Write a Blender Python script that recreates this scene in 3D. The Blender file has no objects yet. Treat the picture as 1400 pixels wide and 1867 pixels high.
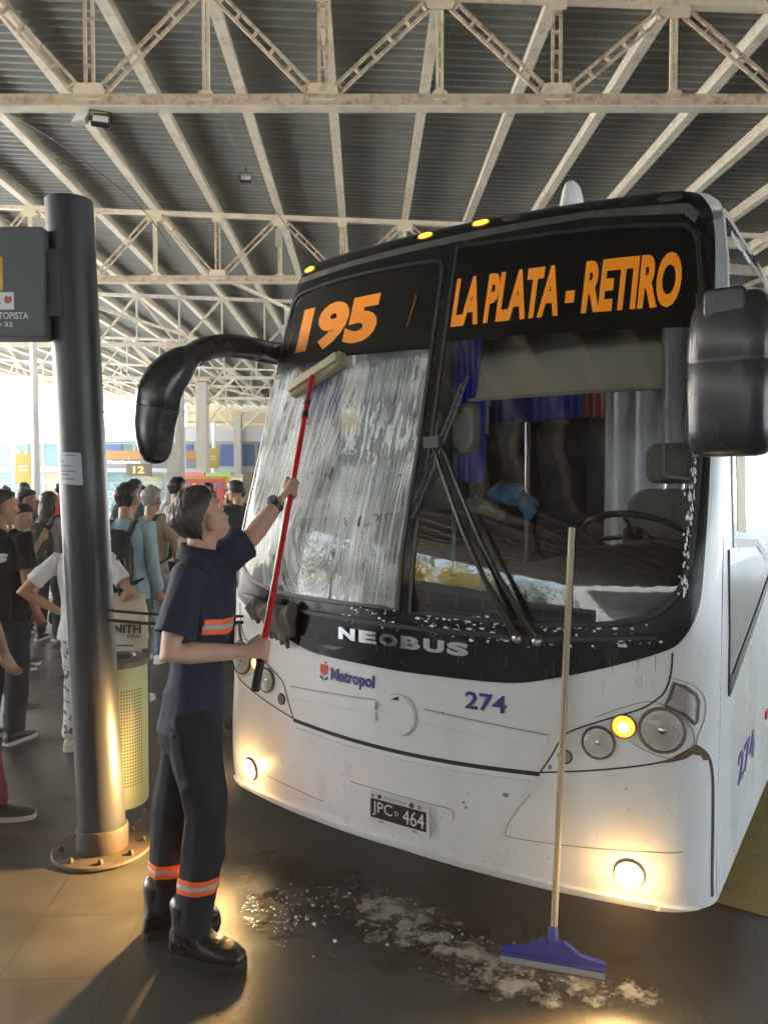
import bpy, bmesh, math, random
from math import sin, cos, pi, radians, sqrt, atan2
from mathutils import Vector, Matrix, noise
V = Vector
random.seed(7)
S = bpy.context.scene
C = S.collection

# ---------------------------------------------------------------- camera
cam_d = bpy.data.cameras.new("camera")
cam_d.sensor_fit = 'HORIZONTAL'; cam_d.sensor_width = 36; cam_d.lens = 36
cam_d.clip_start = .05; cam_d.clip_end = 3000
cam = bpy.data.objects.new("camera", cam_d); C.objects.link(cam)
cam.location = (0, 0, 1.75); cam.rotation_euler = (radians(90) - math.atan(53.5 / 1400), 0, 0)
S.camera = cam
# ---------------------------------------------------------------- sky and sun
SUN_EL, SUN_AZ = radians(40), radians(-44)       # azimuth from +Y towards +X
w = bpy.data.worlds.new("World"); S.world = w; w.use_nodes = True
nt = w.node_tree
sky = nt.nodes.new('ShaderNodeTexSky'); sky.sky_type = 'NISHITA'; sky.sun_disc = False
sky.sun_elevation = SUN_EL; sky.sun_rotation = SUN_AZ
sky.air_density = 1.2; sky.dust_density = 4.0
bg = nt.nodes['Background']; bg.inputs[1].default_value = .15
nt.links.new(sky.outputs[0], bg.inputs[0])
sun_d = bpy.data.lights.new("sun", 'SUN'); sun_d.energy = 4.2; sun_d.angle = radians(.5); sun_d.color = (1, .99, .975)
sun = bpy.data.objects.new("sun", sun_d); C.objects.link(sun)
sdir = V((sin(SUN_AZ) * cos(SUN_EL), cos(SUN_AZ) * cos(SUN_EL), sin(SUN_EL)))
sun.rotation_euler = sdir.to_track_quat('Z', 'Y').to_euler(); sun.location = (0, 0, 30)
S.view_settings.view_transform = 'Standard'; S.view_settings.look = 'None'
S.view_settings.exposure = 3.9; S.view_settings.gamma = 1
S.render.film_transparent = False
cy = S.cycles
cy.use_denoising = True
cy.max_bounces = 10; cy.diffuse_bounces = 5; cy.glossy_bounces = 4; cy.transparent_max_bounces = 16; cy.transmission_bounces = 6
cy.sample_clamp_indirect = 6; cy.caustics_reflective = False; cy.caustics_refractive = False

# ---------------------------------------------------------------- materials
MATS = {}
def _n(nt, t, **kw):
    n = nt.nodes.new(t)
    for k, v in kw.items():
        if k in n.inputs: n.inputs[k].default_value = v
        else: setattr(n, k, v)
    return n
def rgba(c): return (c[0], c[1], c[2], 1)
def M(name, col, rough=.5, metal=0, var=.12, vs=4, bump=0, bs=60, dirt=None, ds=3, dt=.55, dw=.12, spec=.5, coat=0, stretch=None, rv=0, sheen=0):
    """principled material: noise-varied colour, optional dirt patches with a shape of their own, optional bump"""
    if name in MATS: return MATS[name]
    m = bpy.data.materials.new(name); m.use_nodes = True
    nt = m.node_tree; L = nt.links; b = nt.nodes['Principled BSDF']
    b.inputs['Roughness'].default_value = rough; b.inputs['Metallic'].default_value = metal
    b.inputs['Specular IOR Level'].default_value = spec; b.inputs['Coat Weight'].default_value = coat
    b.inputs['Sheen Weight'].default_value = sheen
    tc = _n(nt, 'ShaderNodeTexCoord'); mp = _n(nt, 'ShaderNodeMapping')
    L.new(tc.outputs['Object'], mp.inputs[0])
    if stretch: mp.inputs['Scale'].default_value = stretch
    nz = _n(nt, 'ShaderNodeTexNoise', Scale=vs, Detail=5.0)
    L.new(mp.outputs[0], nz.inputs[0])
    mx = _n(nt, 'ShaderNodeMix', data_type='RGBA')
    mx.inputs[6].default_value = rgba([min(1, c * (1 - var)) for c in col]); mx.inputs[7].default_value = rgba([min(1, c * (1 + var)) for c in col])
    L.new(nz.outputs[0], mx.inputs[0]); out = mx.outputs[2]
    if dirt:
        n2 = _n(nt, 'ShaderNodeTexNoise', Scale=ds, Detail=8.0, Roughness=.65); L.new(mp.outputs[0], n2.inputs[0])
        r = _n(nt, 'ShaderNodeMapRange'); r.inputs[1].default_value = dt; r.inputs[2].default_value = dt + dw
        L.new(n2.outputs[0], r.inputs[0])
        m2 = _n(nt, 'ShaderNodeMix', data_type='RGBA'); m2.inputs[7].default_value = rgba(dirt)
        L.new(r.outputs[0], m2.inputs[0]); L.new(out, m2.inputs[6]); out = m2.outputs[2]
    L.new(out, b.inputs['Base Color'])
    if rv:
        r = _n(nt, 'ShaderNodeMapRange'); r.inputs[3].default_value = max(.02, rough - rv); r.inputs[4].default_value = min(1, rough + rv)
        r.inputs[1].default_value = .3; r.inputs[2].default_value = .7
        L.new(nz.outputs[0], r.inputs[0]); L.new(r.outputs[0], b.inputs['Roughness'])
    if bump:
        n3 = _n(nt, 'ShaderNodeTexNoise', Scale=bs, Detail=4.0); L.new(mp.outputs[0], n3.inputs[0])
        bp = _n(nt, 'ShaderNodeBump', Strength=bump, Distance=.01); L.new(n3.outputs[0], bp.inputs['Height']); L.new(bp.outputs[0], b.inputs['Normal'])
    MATS[name] = m
    return m
def emis(name, col, strength, base=None):
    m = bpy.data.materials.new(name); m.use_nodes = True; b = m.node_tree.nodes['Principled BSDF']
    b.inputs['Base Color'].default_value = rgba(base or col); b.inputs['Roughness'].default_value = .2
    b.inputs['Emission Color'].default_value = rgba(col); b.inputs['Emission Strength'].default_value = strength
    MATS[name] = m; return m
def glass(name, tint=(1, 1, 1), ior=1.5, rough=.0, boost=1.0):
    m = bpy.data.materials.new(name); m.use_nodes = True; nt = m.node_tree; L = nt.links
    nt.nodes.remove(nt.nodes['Principled BSDF']); o = nt.nodes['Material Output']
    fr = _n(nt, 'ShaderNodeFresnel', IOR=ior); tr = _n(nt, 'ShaderNodeBsdfTransparent'); tr.inputs[0].default_value = rgba(tint)
    gl = _n(nt, 'ShaderNodeBsdfGlossy'); gl.inputs['Roughness'].default_value = rough
    ma = _n(nt, 'ShaderNodeMath', operation='MULTIPLY'); ma.inputs[1].default_value = boost; ma.use_clamp = True
    mx = _n(nt, 'ShaderNodeMixShader'); L.new(fr.outputs[0], ma.inputs[0]); L.new(ma.outputs[0], mx.inputs[0])
    L.new(tr.outputs[0], mx.inputs[1]); L.new(gl.outputs[0], mx.inputs[2]); L.new(mx.outputs[0], o.inputs[0])
    MATS[name] = m; return m

# ---------------------------------------------------------------- object helpers
def tag(o, label=None, cat=None, group=None, kind=None):
    if label: o['label'] = label
    if cat: o['category'] = cat
    if group: o['group'] = group
    if kind: o['kind'] = kind
    return o
def empty(name, loc=(0, 0, 0), rz=0, label=None, cat=None, group=None, parent=None):
    o = bpy.data.objects.new(name, None); C.objects.link(o); o.location = loc; o.rotation_euler = (0, 0, rz); o.empty_display_size = .1
    o.parent = parent
    return tag(o, label, cat, group)
def link(name, me, mat, parent=None, smooth=None):
    o = bpy.data.objects.new(name, me); C.objects.link(o); o.parent = parent
    if mat: me.materials.append(mat)
    if smooth is not None:
        for p in me.polygons: p.use_smooth = True
        me.set_sharp_from_angle(angle=radians(smooth))
    return o
def basis(d, up=V((0, 0, 1))):
    d = d.normalized(); x = d.cross(up)
    if x.length < 1e-4: x = d.cross(V((0, 1, 0)))
    x.normalize(); return x, x.cross(d).normalized() * 1, d
class MB:
    """collects solids, builds them as ONE mesh object"""
    def __init__(s): s.v = []; s.f = []
    def add(s, vs, fs):
        k = len(s.v); s.v += [V(p) for p in vs]; s.f += [tuple(i + k for i in f) for f in fs]; return s
    def box(s, c, d, rz=0, R=None):
        R = R or Matrix.Rotation(rz, 3, 'Z'); c = V(c)
        vs = [c + R @ V((x * d[0] / 2, y * d[1] / 2, z * d[2] / 2)) for x in (-1, 1) for y in (-1, 1) for z in (-1, 1)]
        return s.add(vs, [(0, 1, 3, 2), (4, 6, 7, 5), (0, 4, 5, 1), (2, 3, 7, 6), (0, 2, 6, 4), (1, 5, 7, 3)])
    def bar(s, a, b, wx, wz, up=V((0, 0, 1))):
        a = V(a); b = V(b); x, z, d = basis(b - a, V(up))
        vs = [p + x * sx * wx / 2 + z * sz * wz / 2 for p in (a, b) for sx in (-1, 1) for sz in (-1, 1)]
        return s.add(vs, [(0, 1, 3, 2), (4, 6, 7, 5), (0, 4, 5, 1), (2, 3, 7, 6), (0, 2, 6, 4), (1, 5, 7, 3)])
    def tube(s, pts, r, n=12, cap=True):
        pts = [V(p) for p in pts]; m = len(pts)
        rs = r if isinstance(r, (list, tuple)) else [r] * m
        vs = []; up = None
        for i, p in enumerate(pts):
            d = (pts[min(i + 1, m - 1)] - pts[max(i - 1, 0)]).normalized()
            if up is None:
                up = V((0, 0, 1)) if abs(d.z) < .9 else V((0, 1, 0))
            x = d.cross(up).normalized(); up = x.cross(d).normalized()
            vs += [p + (x * cos(2 * pi * k / n) + up * sin(2 * pi * k / n)) * rs[i] for k in range(n)]
        fs = [(i * n + k, i * n + (k + 1) % n, (i + 1) * n + (k + 1) % n, (i + 1) * n + k) for i in range(m - 1) for k in range(n)]
        if cap: fs += [tuple(range(n))[::-1], tuple(range((m - 1) * n, m * n))]
        return s.add(vs, fs)
    def lathe(s, prof, c=(0, 0, 0), n=32, R=None):
        """prof = [(r, z)...]"""
        c = V(c); R = R or Matrix.Identity(3); vs = []
        for r, z in prof: vs += [c + R @ V((r * cos(2 * pi * k / n), r * sin(2 * pi * k / n), z)) for k in range(n)]
        m = len(prof)
        fs = [(i * n + k, i * n + (k + 1) % n, (i + 1) * n + (k + 1) % n, (i + 1) * n + k) for i in range(m - 1) for k in range(n)]
        fs += [tuple(range(n))[::-1], tuple(range((m - 1) * n, m * n))]
        return s.add(vs, fs)
    def prism(s, out, a, b, fn=None):
        """outline in (x,z), extruded y=a..b; fn maps a vector"""
        n = len(out); vs = [V((p[0], y, p[1])) for y in (a, b) for p in out]
        if fn: vs = [fn(p) for p in vs]
        fs = [tuple(range(n)), tuple(range(n, 2 * n))[::-1]] + [(i, i + n, (i + 1) % n + n, (i + 1) % n) for i in range(n)]
        return s.add(vs, fs)
    def build(s, name, mat, parent=None, smooth=35, bevel=0):
        me = bpy.data.meshes.new(name); me.from_pydata([tuple(v) for v in s.v], [], s.f)
        bm = bmesh.new(); bm.from_mesh(me); bmesh.ops.recalc_face_normals(bm, faces=bm.faces[:]); bm.to_mesh(me); bm.free()
        o = link(name, me, mat, parent, smooth)
        if bevel:
            b = o.modifiers.new('bevel', 'BEVEL'); b.width = bevel; b.segments = 2; b.limit_method = 'ANGLE'; b.harden_normals = True
        return o
def copy_tree(o, parent=None):
    c = o.copy(); C.objects.link(c); c.parent = parent
    for ch in list(o.children): copy_tree(ch, c)
    return c
def spline(pts, closed=False, k=6):
    """Catmull-Rom through 2D/3D points"""
    P = [V(p) for p in pts]; n = len(P); out = []
    for i in range(n if closed else n - 1):
        p0, p1, p2, p3 = (P[(i - 1) % n], P[i], P[(i + 1) % n], P[(i + 2) % n]) if closed else (P[max(i - 1, 0)], P[i], P[i + 1], P[min(i + 2, n - 1)])
        for j in range(k):
            t = j / k
            out.append(.5 * ((2 * p1) + (p2 - p0) * t + (2 * p0 - 5 * p1 + 4 * p2 - p3) * t * t + (3 * p1 - p0 - 3 * p2 + p3) * t ** 3))
    if not closed: out.append(P[-1])
    return out
def circle(cx, cz, r, n=28, rz=None): return [(cx + r * cos(2 * pi * k / n), cz + (rz or r) * sin(2 * pi * k / n)) for k in range(n)]
def rrect(x0, z0, x1, z1, r, n=5):
    o = []
    for cx, cz, a0 in ((x1 - r, z1 - r, 0), (x0 + r, z1 - r, pi / 2), (x0 + r, z0 + r, pi), (x1 - r, z0 + r, 1.5 * pi)):
        o += [(cx + r * cos(a0 + pi / 2 * i / n), cz + r * sin(a0 + pi / 2 * i / n)) for i in range(n + 1)]
    return o
# flat 2D shapes -> bmesh in the XY plane
def flat(outline, holes=()):
    bm = bmesh.new(); ed = []
    for loop in [outline] + list(holes):
        vs = [bm.verts.new((p[0], p[1], 0)) for p in loop]
        ed += [bm.edges.new((vs[i], vs[(i + 1) % len(vs)])) for i in range(len(vs))]
    bmesh.ops.triangle_fill(bm, use_beauty=True, use_dissolve=False, edges=ed, normal=(0, 0, 1))
    return bm
def text_bm(body, box, shear=0, bold=0, condense=1, align='fit', space=1):
    """letters as flat mesh fitted to box (x0,z0,x1,z1)"""
    cu = bpy.data.curves.new('t', 'FONT'); cu.body = body; cu.size = 1; cu.shear = shear; cu.offset = bold; cu.resolution_u = 4; cu.space_character = space
    o = bpy.data.objects.new('t', cu); C.objects.link(o)
    dg = bpy.context.evaluated_depsgraph_get(); me = bpy.data.meshes.new_from_object(o.evaluated_get(dg))
    bm = bmesh.new(); bm.from_mesh(me)
    bpy.data.objects.remove(o); bpy.data.curves.remove(cu); bpy.data.meshes.remove(me)
    bmesh.ops.remove_doubles(bm, verts=bm.verts[:], dist=1e-5)
    xs = [v.co.x for v in bm.verts]; ys = [v.co.y for v in bm.verts]
    x0, x1, y0, y1 = min(xs), max(xs), min(ys), max(ys)
    for v in bm.verts:
        v.co = V((box[0] + (v.co.x - x0) / (x1 - x0) * (box[2] - box[0]), box[1] + (v.co.y - y0) / (y1 - y0) * (box[3] - box[1]), 0))
    return bm
def merge_bm(bms):
    r = bmesh.new()
    for b in bms:
        me = bpy.data.meshes.new('x'); b.to_mesh(me); b.free(); r.from_mesh(me); bpy.data.meshes.remove(me)
    return r
def cutgrid(bm, xs=(), ys=()):
    for x in xs: bmesh.ops.bisect_plane(bm, geom=bm.verts[:] + bm.edges[:] + bm.faces[:], plane_co=(x, 0, 0), plane_no=(1, 0, 0))
    for y in ys: bmesh.ops.bisect_plane(bm, geom=bm.verts[:] + bm.edges[:] + bm.faces[:], plane_co=(0, y, 0), plane_no=(0, 1, 0))
def mapped(name, bm, surf, mat, parent=None, off=0, thick=0, grid=None):
    """lay a flat 2D mesh on surf(x,z)->(point, normal), proud by off, with a rim of depth thick; UV = (x,z)"""
    if grid:
        xs = [v.co.x for v in bm.verts]; ys = [v.co.y for v in bm.verts]
        gx = [x for x in grid[0] if min(xs) < x < max(xs)]; gy = [y for y in grid[1] if min(ys) < y < max(ys)]
        cutgrid(bm, gx, gy)
    vs = []; ns = []; uv = []; fs = []
    bm.verts.index_update()
    for v in bm.verts:
        p, n = surf(v.co.x, v.co.y); vs.append(p + n * off); ns.append(n); uv.append((v.co.x, v.co.y))
    for f in bm.faces:
        t = [v.index for v in f.verts]
        if (vs[t[1]] - vs[t[0]]).cross(vs[t[2]] - vs[t[1]]).dot(ns[t[0]]) < 0: t.reverse()
        fs.append(t)
    if thick:
        for e in bm.edges:
            if len(e.link_faces) != 1: continue
            a, b = e.verts; c = e.link_faces[0].calc_center_median()
            pa, na = surf(a.co.x, a.co.y); pb, nb = surf(b.co.x, b.co.y); pc, _ = surf(c.x, c.y)
            q = [pa + na * off, pb + nb * off, pb + nb * (off - thick), pa + na * (off - thick)]
            nn = (q[1] - q[0]).cross(q[2] - q[1])
            if nn.length < 1e-12: continue
            nn.normalize()
            if nn.dot(q[0] - pc) < 0: q.reverse(); nn = -nn
            k = len(vs); vs += q; ns += [nn] * 4; uv += [(a.co.x, a.co.y)] * 4; fs.append([k, k + 1, k + 2, k + 3])
    bm.free()
    me = bpy.data.meshes.new(name); me.from_pydata([tuple(v) for v in vs], [], fs)
    o = link(name, me, mat, parent)
    for p in me.polygons: p.use_smooth = True
    me.normals_split_custom_set_from_vertices([tuple(n) for n in ns])
    ul = me.uv_layers.new(name='UVMap')
    for l in me.loops: ul.data[l.index].uv = uv[l.vertex_index]
    return o
def planesurf(o, x, z, n=None):
    o = V(o); x = V(x); z = V(z); n = n or x.cross(z).normalized()
    return lambda a, b: (o + x * a + z * b, n)
def frange(a, b, d):
    r = []; x = a
    while x < b: r.append(x); x += d
    return r
def lerp(x, X, Y):
    if x <= X[0]: return Y[0]
    for i in range(1, len(X)):
        if x <= X[i]:
            t = (x - X[i - 1]) / (X[i] - X[i - 1]); return Y[i - 1] + t * (Y[i] - Y[i - 1])
    return Y[-1]

# ================================================================ BUS  (local x = across, y = back along the bus, z = up)
white = M('bus white paint', (.685, .712, .735), .32, var=.04, vs=2.5, dirt=(.60, .575, .53), ds=3.5, dt=.46, dw=.4, coat=.25, rv=.08, stretch=(1, 1, .35))
blackp = M('bus black paint', (.008, .009, .013), .22, var=.3, vs=5, dirt=(.035, .036, .038), ds=5, dt=.58, dw=.3, spec=.26, rv=.08)
dustb = M('dusty black rubber', (.06, .06, .055), .55, var=.5, vs=9, dirt=(.22, .21, .19), ds=11, dt=.55, dw=.2)
rubber = M('black rubber', (.015, .015, .016), .45, var=.3, vs=20)
blackpl = M('black plastic', (.024, .025, .029), .26, var=.2, vs=6, bump=.02, bs=120, dirt=(.07, .07, .07), ds=22, dt=.70, dw=.1, rv=.04)
film = M('black sign film', (.006, .0052, .0056), .42, var=.25, vs=7, spec=.12, dirt=(.018, .018, .018), ds=4, dt=.55, dw=.3)
orange = M('orange lettering', (1.0, .315, .010), .45, var=.05)
chrome = M('brushed chrome', (.62, .62, .63), .22, metal=1, var=.15, vs=30)
navy = M('navy lettering', (.02, .022, .20), .45, var=.05)
seam = M('seam shadow gap', (.02, .018, .016), .8, var=.3, vs=15)
lampg = glass('lamp glass', (.97, .96, .94), 1.45, .06)
wglass = glass('windscreen glass', (.90, .93, .94), 1.80, .0, 1.0)
tglass = glass('tinted side glass', (.45, .48, .50), 1.6, .01, 1.4)
refl = M('lamp reflector', (.80, .79, .76), .28, metal=.45, var=.25, vs=40)

PZ = [.18, .22, .28, .36, .45, .6, .8, 1.0, 1.2, 1.25, 1.32, 1.4, 1.5, 1.6, 1.75, 1.94, 2.3, 2.73, 2.85, 2.90, 2.94, 2.96, 2.975]
PB = [.03, .075, .098, .107, .110, .106, .090, .080, .077, .073, .065, .054, .034, .006, -.045, -.105, -.205, -.325, -.365, -.395, -.445, -.51, -.62]
WZ = [.2, .5, 1.2, 2.0, 2.6, 2.75, 2.86, 2.92, 2.955, 2.975]
WW = [1.165, 1.165, 1.165, 1.145, 1.125, 1.105, 1.075, 1.035, .915, .0]
RC = .14
# smoothed profile table
_tz = [.15 + .01 * i for i in range(284)]
_tb = [lerp(z, PZ, PB) for z in _tz]
for _ in range(14): _tb = [_tb[0]] + [(_tb[i - 1] + 2 * _tb[i] + _tb[i + 1]) / 4 for i in range(1, len(_tb) - 1)] + [_tb[-1]]
def prof(z):
    i = (z - .15) / .01; k = max(0, min(len(_tb) - 2, int(i))); return _tb[k] + (i - k) * (_tb[k + 1] - _tb[k])
def by(s, z):
    w_ = max(.3, lerp(z, WZ, WW)); t = min(.9995, max(0, (abs(s) - (w_ - RC)) / RC))
    return -prof(z) + .13 * s * s + RC * (1 - sqrt(1 - t * t))
def bsurf(s, z):
    e = .002
    dx = (by(s + e, z) - by(s - e, z)) / (2 * e); dz = (by(s, z + e) - by(s, z - e)) / (2 * e)
    n = V((dx, -1, dz)).normalized(); return V((s, by(s, z), z)), n
SG = frange(-.98, .99, .07) + [q * sg for q in (1.0, 1.03, 1.06, 1.085, 1.105, 1.12, 1.135, 1.145, 1.152, 1.158, 1.162) for sg in (1, -1)]
ZG = frange(.2, 2.95, .06) + [2.87, 2.89, 2.915, 2.935, 2.95, 2.965]
GR = (sorted(SG), sorted(ZG))
BUS = empty('coach_bus', (.1128, 3.183, 0), atan2(-.551, .835),
            'white coach with black windscreen surround, orange destination sign and lit fog lamps', 'bus')
def bp(name, outline, mat, off=.003, thick=.006, holes=(), parent=BUS, surf=bsurf, grid=GR):
    return mapped(name, flat(outline, holes), surf, mat, parent, off, thick, grid)
def btext(name, body, box, mat, off=.004, thick=.002, shear=0, bold=0, parent=BUS, surf=bsurf, grid=None, **k):
    return mapped(name, text_bm(body, box, shear, bold, **k), surf, mat, parent, off, thick, grid or (frange(-1.2, 1.2, .05), frange(.2, 3, .08)))
def mir(pts): return [(-x, z) for x, z in pts]

# front silhouette
edge = [(lerp(z, WZ, WW) - .0008, z) for z in frange(.235, 2.93, .05)]
top = [(.99, 2.938), (.94, 2.950), (.88, 2.960), (.7, 2.966), (.4, 2.97)]
front_out = [(x, z) for x, z in edge] + top + mir(top[::-1]) + mir(edge[::-1])
low = [(-1.0, .235), (-.6, .248), (-.3, .256), (0, .26), (.3, .256), (.6, .248), (1.0, .235)]
front_out += low
# black surround
half = [(0, .978), (.155, .981), (.451, .990), (.6, 1.018), (.82, 1.085), (1.0, 1.155), (1.06, 1.20), (1.10, 1.29), (1.112, 1.42), (1.11, 1.71), (1.095, 2.12), (1.075, 2.6), (1.055, 2.78), (1.03, 2.85), (.985, 2.90), (.9, 2.918)]
half = [(p.x, p.y) for p in spline([(a, b, 0) for a, b in half], k=4)]
mask_out = half + [(.5, 2.93), (0, 2.935), (-.5, 2.93)] + mir(half[::-1])[:-1]
gl_half = [(.020, 2.80), (.6, 2.79), (.93, 2.765), (.99, 2.74), (1.025, 2.68), (1.052, 2.4), (1.075, 2.1), (1.083, 1.71), (1.080, 1.50), (1.062, 1.39), (1.01, 1.305), (.92, 1.255), (.72, 1.222), (.45, 1.214), (.034, 1.222)]
glassR_out = [(p.x, p.y) for p in spline([(a, b, 0) for a, b in gl_half], k=4)]
gl_left = [(-.022, 2.68), (-.032, 2.72), (-.075, 2.755), (-.4, 2.768), (-.7, 2.768), (-.93, 2.75), (-.99, 2.725), (-1.025, 2.66), (-1.052, 2.4), (-1.075, 2.1), (-1.083, 1.71), (-1.080, 1.50), (-1.062, 1.39), (-1.0, 1.305), (-.90, 1.262), (-.72, 1.232), (-.45, 1.224), (-.006, 1.226)]
glassL_out = [(p.x, p.y) for p in spline([(a, b, 0) for a, b in gl_left], k=4)]
def inset(o, d):
    n = len(o); r = []
    cx = sum(p[0] for p in o) / n; cz = sum(p[1] for p in o) / n
    for i in range(n):
        a = V(o[i - 1]); b = V(o[(i + 1) % n]); t = (b - a)
        if t.length < 1e-6: r.append(o[i]); continue
        t.normalize(); nn = V((t.y, -t.x))
        if nn.dot(V((cx, cz)) - V(o[i])) < 0: nn = -nn
        r.append((o[i][0] + nn.x * d, o[i][1] + nn.y * d))
    return r

# --- body shell: front skin (windscreen cut out), sides, roof
bm0 = flat(front_out, [inset(mask_out, .03)])
cutgrid(bm0, GR[0], GR[1])
vs = []; fs = []
bm0.verts.index_update()
for v in bm0.verts: vs.append(bsurf(v.co.x, v.co.y)[0])
for f in bm0.faces: fs.append([v.index for v in f.verts])
bm0.free()
cross = [(lerp(z, WZ, WW), z) for z in (.235, .4, .6, .9, 1.2, 1.6, 2.0, 2.4, 2.6, 2.7, 2.75, 2.80, 2.83, 2.86, 2.89, 2.92, 2.938, 2.95)] + [(.86, 2.962), (.7, 2.968), (.4, 2.972), (0, 2.974)]
cross = cross + [(-x, z) for x, z in cross[-2::-1]]
ys_ = [0, .06, .14, .25, .4, .7, 1.0, 1.5, 2.2, 3, 5, 8, 11]
k0 = len(vs)
for (x, z) in cross:
    y0 = by(x * .9993, z)
    for i, yy in enumerate(ys_):
        rise = .03 * min(1, yy / .8) * max(0, min(1, (z - 2.88) / .08))
        vs.append(V((x, y0 + (yy if i < 4 else yy - y0 * min(1, yy / 2.2)), z + rise)))
ny = len(ys_)
def in_win(c):   # big side pane behind the corner pillar
    return abs(c.x) > 1.0 and 1.5 < c.z < 2.72 and c.y > .5
for i in range(len(cross) - 1):
    for j in range(ny - 1):
        if 1.5 < (cross[i][1] + cross[i + 1][1]) / 2 < 2.73 and (cross[i][0] > 0 or ys_[j] < .9) and .55 < (ys_[j] + ys_[j + 1]) / 2 < 1.6: continue
        f = [k0 + i * ny + j, k0 + (i + 1) * ny + j, k0 + (i + 1) * ny + j + 1, k0 + i * ny + j + 1]
        fs.append(f)
kb = k0 + ny - 1
fs.append([kb + i * ny for i in range(len(cross))])
me = bpy.data.meshes.new('body'); me.from_pydata([tuple(v) for v in vs], [], fs)
bm = bmesh.new(); bm.from_mesh(me); bmesh.ops.remove_doubles(bm, verts=bm.verts[:], dist=.0012); bmesh.ops.recalc_face_normals(bm, faces=bm.faces[:]); bm.to_mesh(me); bm.free()
body = link('body', me, white, BUS, 30)

# --- black surround, panes, sign films
msk = bp('windscreen_surround', mask_out, blackp, .004, .012, [inset(glassL_out, -.004), inset(glassR_out, -.004)])
for nm, o in (('left', glassL_out), ('right', glassR_out)):
    g = bp('windscreen_seal', o, rubber, .007, .012, [inset(o, .016)])
    p = bp('windscreen_pane', inset(o, .018), wglass, .001, 0, ())
    p['label'] = 'soapy windscreen pane' if nm == 'left' else 'clean windscreen pane'
# dusty top lip of the front
bp('top_lip', [(-.98, 2.80), (-.6, 2.815), (0, 2.82), (.6, 2.832), (.96, 2.80), (1.0, 2.76), (1.012, 2.80), (.97, 2.842), (.6, 2.862), (0, 2.855), (-.6, 2.845), (-.98, 2.835)], dustb, .0075, .004)
filmL = [(-1.055, 2.30), (-.8, 2.345), (-.5, 2.352), (-.03, 2.335), (-.04, 2.66), (-.09, 2.735), (-.4, 2.748), (-.7, 2.745), (-.93, 2.725), (-1.005, 2.62)]
filmR = [(.045, 2.36), (.5, 2.352), (1.035, 2.335), (1.008, 2.66), (.97, 2.725), (.6, 2.77), (.042, 2.785)]
fo = bp('sign_film', filmL, film, .0025, .001); fo2 = bp('sign_film', filmR, film, .0025, .001)
btext('route_number', '195', (-.905, 2.405, -.355, 2.645), orange, .0033, .0005, .05, .055, parent=fo)
btext('destination_text', 'LA PLATA - RETIRO', (.052, 2.42, .972, 2.645), orange, .0033, .0005, .015, .045, parent=fo2)
for s0, z0, s1, z1, pa in ((-.178, 2.45, -.150, 2.60, fo), (-.985, 2.44, -.962, 2.53, fo)):
    bp('sign_stripe', [(s0, z0), (s0 + .0022, z0), (s1 + .0022, z1), (s1, z1)], orange, .0034, .0005, parent=pa)

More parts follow.
